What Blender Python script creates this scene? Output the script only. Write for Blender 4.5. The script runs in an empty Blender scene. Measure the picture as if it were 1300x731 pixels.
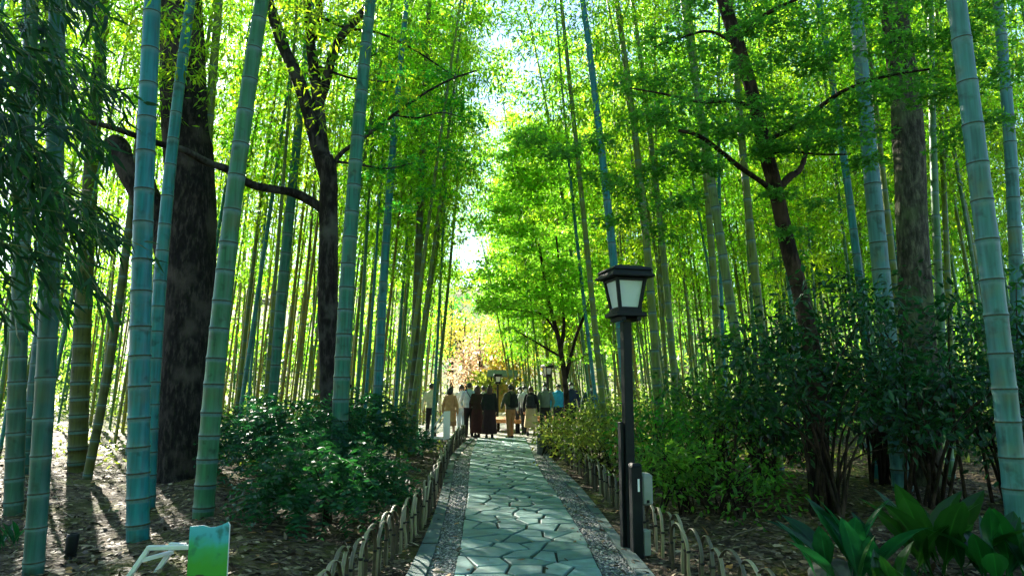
import bpy, math, random
import numpy as np
from mathutils import Vector, Matrix, Quaternion

S = bpy.context.scene
COL = S.collection
R = math.radians
random.seed(7)
rng = np.random.default_rng(11)

# ------------------------------------------------------------------ camera, sky, sun, exposure
EYE = 1.6
PITCH = R(8.17)
FPX = 24.0 / 36.0 * 1300.0
cam_d = bpy.data.cameras.new("camera")
cam_d.lens = 24.0
cam_d.sensor_width = 36.0
cam_d.clip_start = 0.05
cam_d.clip_end = 2000.0
cam = bpy.data.objects.new("camera", cam_d)
cam.location = (0, 0, EYE)
cam.rotation_euler = (R(90) + PITCH, 0, 0)
COL.objects.link(cam)
S.camera = cam


def ray(px, py):
    u = (px - 650.0) / FPX
    v = (365.5 - py) / FPX
    return Vector((u, math.cos(PITCH) - v * math.sin(PITCH), math.sin(PITCH) + v * math.cos(PITCH)))


def PT(px, py, Y):
    d = ray(px, py)
    return Vector((0, 0, EYE)) + d * (Y / d.y)


def GR(px, py):
    d = ray(px, py)
    return Vector((0, 0, EYE)) + d * (EYE / -d.z)


SUN_EL, SUN_AZ = R(27.5), R(-34.0)          # azimuth measured clockwise from +Y
sun_dir = Vector((math.sin(SUN_AZ) * math.cos(SUN_EL), math.cos(SUN_AZ) * math.cos(SUN_EL), math.sin(SUN_EL)))
W = bpy.data.worlds.new("World")
S.world = W
W.use_nodes = True
wn = W.node_tree.nodes
sky = wn.new("ShaderNodeTexSky")
sky.sky_type = 'NISHITA'
sky.sun_disc = False
sky.sun_elevation = SUN_EL
sky.sun_rotation = SUN_AZ % (2 * math.pi)
sky.air_density = 1.0
sky.dust_density = 0.3
sky.ozone_density = 2.0
W.node_tree.links.new(sky.outputs[0], wn["Background"].inputs[0])
wn["Background"].inputs[1].default_value = 0.062
sd = bpy.data.lights.new("sun", 'SUN')
sd.energy = 5.0
sd.angle = R(0.5)
sd.color = (1.0, 0.93, 0.80)
so = bpy.data.objects.new("sun", sd)
so.rotation_euler = sun_dir.to_track_quat('Z', 'Y').to_euler()
so.location = sun_dir * 60
COL.objects.link(so)

S.view_settings.view_transform = 'Standard'
S.view_settings.look = 'None'
S.view_settings.gamma = 1.0
S.view_settings.use_curve_mapping = False
S.view_settings.exposure = 3.0
S.render.engine = 'CYCLES'
cy = S.cycles
cy.use_denoising = True
cy.use_adaptive_sampling = True
cy.adaptive_threshold = 0.02
cy.max_bounces = 10
cy.diffuse_bounces = 6
cy.glossy_bounces = 2
cy.transmission_bounces = 8
cy.transparent_max_bounces = 8
cy.caustics_reflective = False
cy.caustics_refractive = False
cy.sample_clamp_indirect = 6.0


# ------------------------------------------------------------------ mesh helpers
class MB:
    """Collects shapes and links them as one mesh object."""

    def __init__(self):
        self.V, self.F, self.n = [], [], 0
        self.powder = None

    def add(self, v, f, mat=0, smooth=True):
        v = np.asarray(v, dtype=np.float64).reshape(-1, 3)
        if len(v) == 0:
            return self
        if isinstance(f, np.ndarray):
            groups = [f]
        else:
            d = {}
            for q in f:
                d.setdefault(len(q), []).append(q)
            groups = [np.array(x, dtype=np.int64) for x in d.values()]
        for g in groups:
            self.F.append((g + self.n, mat, smooth))
        self.V.append(v)
        self.n += len(v)
        return self

    def mesh(self, name, mats):
        me = bpy.data.meshes.new(name)
        V = np.concatenate(self.V).astype(np.float32)
        loops = np.concatenate([g.ravel() for g, m, s in self.F]).astype(np.int32)
        tot = np.concatenate([np.full(len(g), g.shape[1]) for g, m, s in self.F]).astype(np.int32)
        mi = np.concatenate([np.full(len(g), m) for g, m, s in self.F]).astype(np.int32)
        sm = np.concatenate([np.full(len(g), s) for g, m, s in self.F]).astype(bool)
        st = (np.cumsum(tot) - tot).astype(np.int32)
        me.vertices.add(len(V))
        me.vertices.foreach_set("co", V.ravel())
        me.loops.add(len(loops))
        me.loops.foreach_set("vertex_index", loops)
        me.polygons.add(len(tot))
        me.polygons.foreach_set("loop_start", st)
        me.polygons.foreach_set("loop_total", tot)
        me.polygons.foreach_set("material_index", mi)
        me.polygons.foreach_set("use_smooth", sm)
        for m in (mats if isinstance(mats, (list, tuple)) else [mats]):
            me.materials.append(m)
        me.update(calc_edges=True)
        me.validate()
        if self.powder is not None and len(self.powder) == len(me.vertices):
            at = me.attributes.new('powder', 'FLOAT', 'POINT')
            at.data.foreach_set('value', np.asarray(self.powder, np.float32))
        return me

    def build(self, name, mats, parent=None):
        return link(name, self.mesh(name, mats), parent)


def link(name, me, parent=None, loc=(0, 0, 0)):
    o = bpy.data.objects.new(name, me)
    COL.objects.link(o)
    o.location = loc
    if parent is not None:
        o.parent = parent
    return o


def tag(o, label=None, cat=None, group=None, kind=None):
    if label:
        o["label"] = label
    if cat:
        o["category"] = cat
    if group:
        o["group"] = group
    if kind:
        o["kind"] = kind
    return o


def empty(name, loc, label=None, cat=None, group=None, rz=0.0):
    o = bpy.data.objects.new(name, None)
    o.empty_display_size = 0.2
    COL.objects.link(o)
    o.location = loc
    o.rotation_euler = (0, 0, rz)
    return tag(o, label, cat, group)


def frames(P):
    P = np.asarray(P, float)
    T = np.gradient(P, axis=0)
    T /= np.linalg.norm(T, axis=1)[:, None] + 1e-12
    ref = np.array([0, 1.0, 0]) if abs(T[0][1]) < 0.9 else np.array([1.0, 0, 0])
    N, B = [], []
    n = ref - T[0] * ref.dot(T[0])
    n /= np.linalg.norm(n)
    for t in T:
        n = n - t * n.dot(t)
        n /= np.linalg.norm(n) + 1e-12
        N.append(n)
        B.append(np.cross(t, n))
    return T, np.array(N), np.array(B)


def tube(P, rad, seg=8, rough=0.0, caps=True, rs=None):
    """verts, faces of a tube through P with a radius per point; rough = relative radius noise."""
    P = np.asarray(P, float)
    m = len(P)
    rad = np.broadcast_to(np.asarray(rad, float), (m,))
    T, N, B = frames(P)
    a = np.arange(seg) * 2 * math.pi / seg
    rr = np.repeat(rad[:, None], seg, 1)
    if rough:
        g = rs or rng
        nz = g.normal(0, 1, (m, seg))
        nz = (nz + np.roll(nz, 1, 1) + np.roll(nz, -1, 1)) / 2
        nz[1:-1] = (nz[1:-1] * 2 + nz[:-2] + nz[2:]) / 3
        rr = rr * (1 + rough * nz)
    V = P[:, None, :] + rr[:, :, None] * (np.cos(a)[None, :, None] * N[:, None, :] + np.sin(a)[None, :, None] * B[:, None, :])
    V = V.reshape(-1, 3)
    i = np.arange(m - 1)[:, None] * seg
    j = np.arange(seg)[None, :]
    j2 = (j + 1) % seg
    F = np.stack([i + j, i + j2, i + seg + j2, i + seg + j], -1).reshape(-1, 4)
    faces = [tuple(q) for q in F]
    if caps:
        faces.append(tuple(range(seg))[::-1])
        faces.append(tuple((m - 1) * seg + k for k in range(seg)))
    return V, faces


def smooth_pts(P, n=24):
    """Catmull-Rom resample of a list of points (any width)."""
    P = np.asarray([list(p) for p in P], float)
    if len(P) == 2:
        t = np.linspace(0, 1, n)[:, None]
        return P[0] * (1 - t) + P[1] * t
    Q = np.vstack([2 * P[0] - P[1], P, 2 * P[-1] - P[-2]])
    out = []
    for u in np.linspace(0, len(P) - 1 - 1e-9, n):
        i = int(u)
        t = u - i
        a, b, c, d = Q[i], Q[i + 1], Q[i + 2], Q[i + 3]
        out.append(0.5 * ((2 * b) + (c - a) * t + (2 * a - 5 * b + 4 * c - d) * t * t + (3 * b - a - 3 * c + d) * t ** 3))
    return np.array(out)


def box(cx, cy, cz, sx, sy, sz, bev=0.0, rz=0.0):
    """box centred at c, edges chamfered by bev."""
    x, y, z = sx / 2, sy / 2, sz / 2
    b = min(bev, 0.45 * min(sx, sy, sz))
    if b <= 0:
        V = [(-x, -y, -z), (x, -y, -z), (x, y, -z), (-x, y, -z), (-x, -y, z), (x, -y, z), (x, y, z), (-x, y, z)]
        F = [(0, 3, 2, 1), (4, 5, 6, 7), (0, 1, 5, 4), (1, 2, 6, 5), (2, 3, 7, 6), (3, 0, 4, 7)]
    else:
        def ring(s, t, zz):
            return [(-s + b, -t, zz), (s - b, -t, zz), (s, -t + b, zz), (s, t - b, zz), (s - b, t, zz), (-s + b, t, zz), (-s, t - b, zz), (-s, -t + b, zz)]
        V = ring(x - b, y - b, -z) + ring(x, y, -z + b) + ring(x, y, z - b) + ring(x - b, y - b, z)
        F = [tuple(range(8))[::-1], tuple(range(24, 32))]
        for k in range(3):
            for i in range(8):
                F.append((k * 8 + i, k * 8 + (i + 1) % 8, k * 8 + 8 + (i + 1) % 8, k * 8 + 8 + i))
    V = np.array(V, float)
    c, s_ = math.cos(rz), math.sin(rz)
    V = V @ np.array([[c, s_, 0], [-s_, c, 0], [0, 0, 1]])
    return V + np.array([cx, cy, cz]), F


def loft(rings, seg=20):
    """closed stack of ellipses: (x, y, z, rx, ry)."""
    a = np.arange(seg) * 2 * math.pi / seg
    V = np.concatenate([np.stack([x + rx * np.cos(a), y + ry * np.sin(a), np.full(seg, z)], 1) for x, y, z, rx, ry in rings])
    F = []
    for k in range(len(rings) - 1):
        for i in range(seg):
            F.append((k * seg + i, k * seg + (i + 1) % seg, (k + 1) * seg + (i + 1) % seg, (k + 1) * seg + i))
    F.append(tuple(range(seg))[::-1])
    F.append(tuple((len(rings) - 1) * seg + i for i in range(seg)))
    return V, F


def unit(a):
    return a / (np.linalg.norm(a, axis=-1, keepdims=True) + 1e-9)


SHAPES = {
    # along, across, lift
    'rhomb': ([(0, 0, 0), (.42, .5, 0), (1, 0, 0), (.42, -.5, 0)], [(0, 3, 2, 1)]),
    'blade': ([(0, 0, 0), (.22, .5, .0), (.6, .40, -.03), (1, 0, -.14), (.6, -.40, -.03), (.22, -.5, .0)], [(0, 5, 1), (5, 4, 2, 1), (4, 3, 2)]),
    'oval': ([(0, 0, 0), (.25, .42, .05), (.6, .5, .04), (1, 0, -.12), (.6, -.5, .04), (.25, -.42, .05), (.4, 0, -.02)],
             [(0, 6, 1), (6, 2, 1), (6, 3, 2), (6, 4, 3), (6, 5, 4), (0, 5, 6)]),
    'star': ([(0, 0, 0), (.30, .14, 0), (.45, .62, 0), (.50, .22, 0), (1.0, 0, 0), (.50, -.22, 0), (.45, -.62, 0), (.30, -.14, 0)],
             [(0, 7, 4, 1), (1, 3, 2), (1, 4, 3), (7, 6, 5), (7, 5, 4)]),
}


def leaves(mb, b, d, n, l, w, shape='rhomb', mat=0):
    """flat leaves: base b, direction d, normal n, length l, width w (arrays)."""
    b = np.asarray(b, float)
    if len(b) == 0:
        return
    d = unit(np.asarray(d, float))
    s = unit(np.cross(d, np.asarray(n, float)))
    n = np.cross(s, d)
    l = np.broadcast_to(np.asarray(l, float), (len(b),))
    w = np.broadcast_to(np.asarray(w, float), (len(b),))
    T, F = SHAPES[shape]
    T = np.array(T, float)
    V = (b[:, None] + T[None, :, 0:1] * (l[:, None] * d)[:, None] + T[None, :, 1:2] * (w[:, None] * s)[:, None]
         + T[None, :, 2:3] * (l[:, None] * n)[:, None])
    k = len(T)
    off = (np.arange(len(b)) * k)[:, None]
    first = True
    V = V.reshape(-1, 3)
    by = {}
    for f in F:
        by.setdefault(len(f), []).append(f)
    base = mb.n
    mb.V.append(V)
    mb.n += len(V)
    for fs in by.values():
        for f in fs:
            mb.F.append((np.array(f)[None, :] + off + base, mat, False))


# ------------------------------------------------------------------ materials
def newmat(name):
    m = bpy.data.materials.new(name)
    m.use_nodes = True
    nt = m.node_tree
    nt.nodes.clear()
    out = nt.nodes.new("ShaderNodeOutputMaterial")
    return m, nt, out


def N(nt, t, **kw):
    n = nt.nodes.new(t)
    for k, v in kw.items():
        setattr(n, k, v)
    return n


def L(nt, a, b):
    nt.links.new(a, b)


def c4(c):
    return (c[0], c[1], c[2], 1)


def ramp(nt, stops, src=None):
    r = N(nt, "ShaderNodeValToRGB")
    e = r.color_ramp.elements
    while len(e) < len(stops):
        e.new(0.5)
    for k, (p, c) in enumerate(stops):
        e[k].position = p
        e[k].color = c4(c)
    if src is not None:
        L(nt, src, r.inputs[0])
    return r


def plain(name, col, rough=0.6, var=0.15, scale=8.0, spec=0.4, bump=0.0, metal=0.0):
    """a painted or woven surface: base colour with slow mottling and a fine bump."""
    m, nt, out = newmat(name)
    p = N(nt, "ShaderNodeBsdfPrincipled")
    tc = N(nt, "ShaderNodeTexCoord")
    nz = N(nt, "ShaderNodeTexNoise")
    nz.inputs["Scale"].default_value = scale
    nz.inputs["Detail"].default_value = 6
    L(nt, tc.outputs["Object"], nz.inputs["Vector"])
    lo = [max(0, x * (1 - var)) for x in col]
    hi = [min(1, x * (1 + var)) for x in col]
    r = ramp(nt, [(0.3, lo), (0.7, hi)], nz.outputs[0])
    L(nt, r.outputs[0], p.inputs["Base Color"])
    p.inputs["Roughness"].default_value = rough
    p.inputs["Specular IOR Level"].default_value = spec
    p.inputs["Metallic"].default_value = metal
    if bump:
        bm = N(nt, "ShaderNodeBump")
        bm.inputs["Strength"].default_value = bump
        bm.inputs["Distance"].default_value = 0.01
        L(nt, nz.outputs[0], bm.inputs["Height"])
        L(nt, bm.outputs[0], p.inputs["Normal"])
    L(nt, p.outputs[0], out.inputs[0])
    return m


def leafmat(name, refl, trans, tf=0.5, rough=0.45, var=0.45, hue=0.03, spec=0.4, yellow=0.0):
    """leaf: reflects refl, lets trans through; each leaf its own tone, each plant a slow shift."""
    m, nt, out = newmat(name)
    geo = N(nt, "ShaderNodeNewGeometry")
    oi = N(nt, "ShaderNodeObjectInfo")
    p = N(nt, "ShaderNodeBsdfPrincipled")
    t = N(nt, "ShaderNodeBsdfTranslucent")
    mix = N(nt, "ShaderNodeMixShader")
    mix.inputs[0].default_value = tf
    v = N(nt, "ShaderNodeMapRange")
    v.inputs[3].default_value = 1 - var
    v.inputs[4].default_value = 1 + var
    L(nt, geo.outputs["Random Per Island"], v.inputs[0])
    h = N(nt, "ShaderNodeMapRange")
    h.inputs[3].default_value = 0.5 - hue
    h.inputs[4].default_value = 0.5 + hue
    L(nt, oi.outputs["Random"], h.inputs[0])
    for c, tgt in ((refl, p.inputs["Base Color"]), (trans, t.inputs["Color"])):
        hs = N(nt, "ShaderNodeHueSaturation")
        hs.inputs["Color"].default_value = c4(c)
        L(nt, v.outputs[0], hs.inputs["Value"])
        L(nt, h.outputs[0], hs.inputs["Hue"])
        L(nt, hs.outputs[0], tgt)
    p.inputs["Roughness"].default_value = rough
    p.inputs["Specular IOR Level"].default_value = spec
    L(nt, p.outputs[0], mix.inputs[1])
    L(nt, t.outputs[0], mix.inputs[2])
    L(nt, mix.outputs[0], out.inputs[0])
    return m


def culmmat(name, a, b, rough=0.42, stain=(0.10, 0.11, 0.03), amt=0.45, powder=(0.05, 0.25, 0.26), mid=None):
    """bamboo skin: tone between a and b per culm, long pale streaks, blotches of lichen."""
    m, nt, out = newmat(name)
    oi = N(nt, "ShaderNodeObjectInfo")
    tc = N(nt, "ShaderNodeTexCoord")
    p = N(nt, "ShaderNodeBsdfPrincipled")
    base = ramp(nt, [(0.0, a), (0.55, mid or a), (1.0, b)], oi.outputs["Random"])
    mp = N(nt, "ShaderNodeMapping")
    mp.inputs["Scale"].default_value = (26, 26, 1.6)
    L(nt, tc.outputs["Object"], mp.inputs[0])
    n1 = N(nt, "ShaderNodeTexNoise")
    n1.inputs["Scale"].default_value = 1.0
    n1.inputs["Detail"].default_value = 5
    L(nt, mp.outputs[0], n1.inputs["Vector"])
    n2 = N(nt, "ShaderNodeTexNoise")
    n2.inputs["Scale"].default_value = 2.3
    n2.inputs["Detail"].default_value = 8
    L(nt, tc.outputs["Object"], n2.inputs["Vector"])
    hs = N(nt, "ShaderNodeHueSaturation")
    mr = N(nt, "ShaderNodeMapRange")
    mr.inputs[1].default_value = 0.3
    mr.inputs[2].default_value = 0.7
    mr.inputs[3].default_value = 0.62
    mr.inputs[4].default_value = 1.35
    L(nt, n1.outputs[0], mr.inputs[0])
    L(nt, mr.outputs[0], hs.inputs["Value"])
    L(nt, base.outputs[0], hs.inputs["Color"])
    mx = N(nt, "ShaderNodeMix", data_type='RGBA')
    mr2 = N(nt, "ShaderNodeMapRange")
    mr2.inputs[1].default_value = 0.52
    mr2.inputs[2].default_value = 0.72
    mr2.inputs[4].default_value = amt
    L(nt, n2.outputs[0], mr2.inputs[0])
    L(nt, mr2.outputs[0], mx.inputs[0])
    L(nt, hs.outputs[0], mx.inputs[6])
    mx.inputs[7].default_value = c4(stain)
    at = N(nt, "ShaderNodeAttribute", attribute_name="powder")
    n3 = N(nt, "ShaderNodeTexNoise")
    n3.inputs["Scale"].default_value = 7.0
    n3.inputs["Detail"].default_value = 8
    L(nt, tc.outputs["Object"], n3.inputs["Vector"])
    mu = N(nt, "ShaderNodeMath", operation='MULTIPLY')
    mu.use_clamp = True
    L(nt, at.outputs["Fac"], mu.inputs[0])
    m3 = N(nt, "ShaderNodeMapRange")
    m3.inputs[1].default_value = .3
    m3.inputs[2].default_value = .7
    m3.inputs[3].default_value = .25
    m3.inputs[4].default_value = 1.0
    L(nt, n3.outputs[0], m3.inputs[0])
    L(nt, m3.outputs[0], mu.inputs[1])
    pw = N(nt, "ShaderNodeMix", data_type='RGBA')
    L(nt, mu.outputs[0], pw.inputs[0])
    L(nt, mx.outputs[2], pw.inputs[6])
    pw.inputs[7].default_value = c4(tuple(min(1, 0.45 * x + 0.12) for x in powder))
    dk = N(nt, "ShaderNodeMix", data_type='RGBA', blend_type='MULTIPLY')
    m4 = N(nt, "ShaderNodeMapRange")
    m4.inputs[1].default_value = .56
    m4.inputs[2].default_value = .70
    m4.inputs[4].default_value = .75
    L(nt, n3.outputs[0], m4.inputs[0])
    L(nt, m4.outputs[0], dk.inputs[0])
    L(nt, pw.outputs[2], dk.inputs[6])
    dk.inputs[7].default_value = (.38, .36, .30, 1)
    L(nt, dk.outputs[2], p.inputs["Base Color"])
    p.inputs["Roughness"].default_value = rough
    p.inputs["Specular IOR Level"].default_value = 0.25
    bm = N(nt, "ShaderNodeBump")
    bm.inputs["Strength"].default_value = 0.12
    bm.inputs["Distance"].default_value = 0.01
    L(nt, n1.outputs[0], bm.inputs["Height"])
    L(nt, bm.outputs[0], p.inputs["Normal"])
    L(nt, p.outputs[0], out.inputs[0])
    return m


def barkmat(name, a, b, scale=9.0, bump=0.8, moss=None):
    m, nt, out = newmat(name)
    tc = N(nt, "ShaderNodeTexCoord")
    mp = N(nt, "ShaderNodeMapping")
    mp.inputs["Scale"].default_value = (1, 1, 0.30)
    L(nt, tc.outputs["Object"], mp.inputs[0])
    n1 = N(nt, "ShaderNodeTexNoise")
    n1.inputs["Scale"].default_value = scale
    n1.inputs["Detail"].default_value = 9
    n1.inputs["Roughness"].default_value = 0.65
    L(nt, mp.outputs[0], n1.inputs["Vector"])
    n2 = N(nt, "ShaderNodeTexNoise")
    n2.inputs["Scale"].default_value = 2.0
    n2.inputs["Detail"].default_value = 7
    L(nt, tc.outputs["Object"], n2.inputs["Vector"])
    r = ramp(nt, [(0.38, tuple(x * .45 for x in a)), (0.5, a), (0.66, b)], n1.outputs[0])
    p = N(nt, "ShaderNodeBsdfPrincipled")
    mx = N(nt, "ShaderNodeMix", data_type='RGBA')
    mr = N(nt, "ShaderNodeMapRange")
    mr.inputs[1].default_value = 0.5
    mr.inputs[2].default_value = 0.66
    mr.inputs[4].default_value = 0.7
    L(nt, n2.outputs[0], mr.inputs[0])
    L(nt, mr.outputs[0], mx.inputs[0])
    L(nt, r.outputs[0], mx.inputs[6])
    mx.inputs[7].default_value = c4(moss or tuple(x * 1.3 for x in b))
    L(nt, mx.outputs[2], p.inputs["Base Color"])
    p.inputs["Roughness"].default_value = 0.9
    p.inputs["Specular IOR Level"].default_value = 0.15
    bm = N(nt, "ShaderNodeBump")
    bm.inputs["Strength"].default_value = bump
    bm.inputs["Distance"].default_value = 0.04
    L(nt, n1.outputs[0], bm.inputs["Height"])
    L(nt, bm.outputs[0], p.inputs["Normal"])
    L(nt, p.outputs[0], out.inputs[0])
    return m


M_BLEAF = leafmat("bamboo_leaf", (0.075, 0.16, 0.015), (0.31, 0.60, 0.016), 0.68, var=0.6)
M_BLEAFD = leafmat("bamboo_leaf_shaded", (0.007, 0.036, 0.014), (0.02, 0.13, 0.018), 0.4, spec=.2)  # darkened copy of the bamboo leaf: foreground shade put into its colour
M_MAPLE = leafmat("maple_leaf_shaded", (0.025, 0.10, 0.02), (0.10, 0.42, 0.03), 0.55, hue=0.02)  # kept dark green: front shade on the tiers put into the colour
M_MAPLEP = leafmat("maple_leaf_sunlit", (0.11, 0.23, 0.025), (0.42, 0.78, 0.05), 0.7, hue=0.02)  # pale green raised further: sun glow put into the leaf colour
M_AUTUMN = leafmat("autumn_leaf", (0.34, 0.22, 0.11), (0.62, 0.42, 0.22), 0.5, hue=0.03)
M_GOLD = leafmat("golden_leaf", (0.26, 0.20, 0.03), (0.60, 0.46, 0.06), 0.5, hue=0.02)
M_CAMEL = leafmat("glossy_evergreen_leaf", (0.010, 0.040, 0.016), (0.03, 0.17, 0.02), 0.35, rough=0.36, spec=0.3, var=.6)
M_CAMELB = leafmat("evergreen_leaf_lit", (0.020, 0.070, 0.020), (0.06, 0.26, 0.02), 0.4, rough=0.4, spec=0.3, var=.6)  # brighter evergreen copy: lit look put into the leaf colour
M_FROND = leafmat("frond_leaf", (0.012, 0.066, 0.034), (0.025, 0.17, 0.04), 0.38, rough=0.42, spec=0.25)
M_SHRUB = leafmat("shrub_leaf", (0.035, 0.12, 0.02), (0.15, 0.45, 0.03), 0.5, spec=0.25)
M_SHRUBY = leafmat("yellowing_shrub_leaf", (0.12, 0.16, 0.025), (0.36, 0.42, 0.05), 0.45, hue=0.05)
M_ASPI = leafmat("broad_blade_leaf", (0.006, 0.045, 0.014), (0.02, 0.17, 0.015), 0.4, rough=0.34, spec=0.3, var=0.3)
nt_ = M_ASPI.node_tree                       # paler midrib and faint long veins on the broad blades
at_ = N(nt_, "ShaderNodeAttribute", attribute_name="powder")
for hs_ in [n for n in nt_.nodes if n.type == 'HUE_SAT']:
    src_ = hs_.inputs["Value"].links[0].from_socket
    ma_ = N(nt_, "ShaderNodeMath", operation='MULTIPLY_ADD')
    ma_.inputs[1].default_value = 1.6
    L(nt_, at_.outputs["Fac"], ma_.inputs[0])
    L(nt_, src_, ma_.inputs[2])
    L(nt_, ma_.outputs[0], hs_.inputs["Value"])
M_CULM = culmmat("bamboo_skin", (0.10, 0.14, 0.015), (0.03, 0.13, 0.05))
M_CULMT = culmmat("bamboo_skin_waxy", (0.008, 0.145, 0.165), (0.030, 0.130, 0.050), rough=0.42, mid=(0.010, 0.140, 0.125))
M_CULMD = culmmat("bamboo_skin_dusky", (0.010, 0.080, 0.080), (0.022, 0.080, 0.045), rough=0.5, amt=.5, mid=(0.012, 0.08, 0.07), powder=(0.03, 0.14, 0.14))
M_CULMG = culmmat("bamboo_skin_deep_green", (0.010, 0.115, 0.075), (0.014, 0.12, 0.085), rough=0.42, mid=(0.012, 0.118, 0.080), powder=(0.06, 0.26, 0.18))
M_CULMO = culmmat("bamboo_skin_old", (0.06, 0.07, 0.012), (0.05, 0.075, 0.02), rough=0.6)
M_CULMP = culmmat("bamboo_skin_pale", (0.045, 0.155, 0.16), (0.04, 0.14, 0.125), rough=0.5, stain=(0.15, 0.13, 0.03), amt=0.6)
M_CULMY = culmmat("bamboo_skin_backlit", (0.20, 0.16, 0.015), (0.12, 0.15, 0.02), powder=(0.2, 0.2, 0.05))  # golden tone paints the backlit glow of rear culms into the skin
M_RING = plain("bamboo_node_wax", (0.07, 0.165, 0.16), 0.7, 0.2, 30)
M_NODE = plain("bamboo_node_scar", (0.035, 0.045, 0.025), 0.8, 0.3, 40)
M_TWIG = plain("bamboo_twig", (0.09, 0.11, 0.03), 0.6, 0.2, 20)
M_BARKD = barkmat("bark_dark", (0.012, 0.011, 0.010), (0.05, 0.042, 0.036), 17, 1.0)
M_BARKM = barkmat("bark_maple", (0.018, 0.015, 0.014), (0.06, 0.052, 0.047), 12, 0.8, (0.10, 0.10, 0.085))
M_BARKG = barkmat("bark_grey", (0.05, 0.048, 0.036), (0.13, 0.125, 0.09), 15, 0.9, (0.10, 0.14, 0.06))
M_BARKB = barkmat("bark_brown", (0.018, 0.012, 0.008), (0.06, 0.04, 0.028), 15, 0.9)

# ------------------------------------------------------------------ ground, path
def curve_xy(pix):
    q = [GR(*p) for p in pix]
    q.sort(key=lambda v: v.y)
    y = np.array([v.y for v in q])
    x = np.array([v.x for v in q])

    def f(Y):
        Y = np.asarray(Y, float)
        acc = 0
        for d in (-0.6, -0.3, 0, 0.3, 0.6):
            acc = acc + np.interp(Y + d, y, x)
        return acc / 5
    return f


SL = curve_xy([(577, 731), (586, 680), (592, 640), (595, 600), (597, 580), (604, 560)])
GL = curve_xy([(541, 731), (556, 690), (566, 650), (574, 610), (577, 585), (592, 566), (601, 558)])
KL = curve_xy([(517, 731), (541, 680), (556, 640), (566, 600), (571, 580), (588, 563), (597, 557)])
SR = curve_xy([(766, 731), (746, 690), (729, 660), (706, 626), (690, 605), (676, 575), (668, 558)])
GRR = curve_xy([(807, 728), (773, 681), (745, 642), (721, 616), (698, 590), (684, 570), (676, 558)])
KR = curve_xy([(828, 728), (788, 685), (760, 647), (732, 613), (706, 590), (690, 570), (681, 558)])


def gz(x, y):
    x = np.asarray(x, float)
    y = np.asarray(y, float)
    d = np.maximum(x - 1.5, -x - 1.25)
    d = np.where(y > 20.5, np.minimum(d, np.maximum(np.maximum(-x - 4.6, x - 3.0), y - 31.5)), d)
    k = np.clip(d / 1.6, 0, 1)
    k = k * k * (3 - 2 * k)
    h = (0.07 * np.sin(0.9 * x + 0.4 * y) + 0.06 * np.sin(0.5 * x - 0.8 * y + 1.3) + 0.035 * np.sin(2.3 * x + 1.1 * y) + 0.02 * np.sin(4.7 * x - 3.9 * y) + 0.06)
    far = np.clip((y - 120) / 300, 0, 1)
    return -0.03 + k * h + 60 * far * far * (3 - 2 * far)


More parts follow.
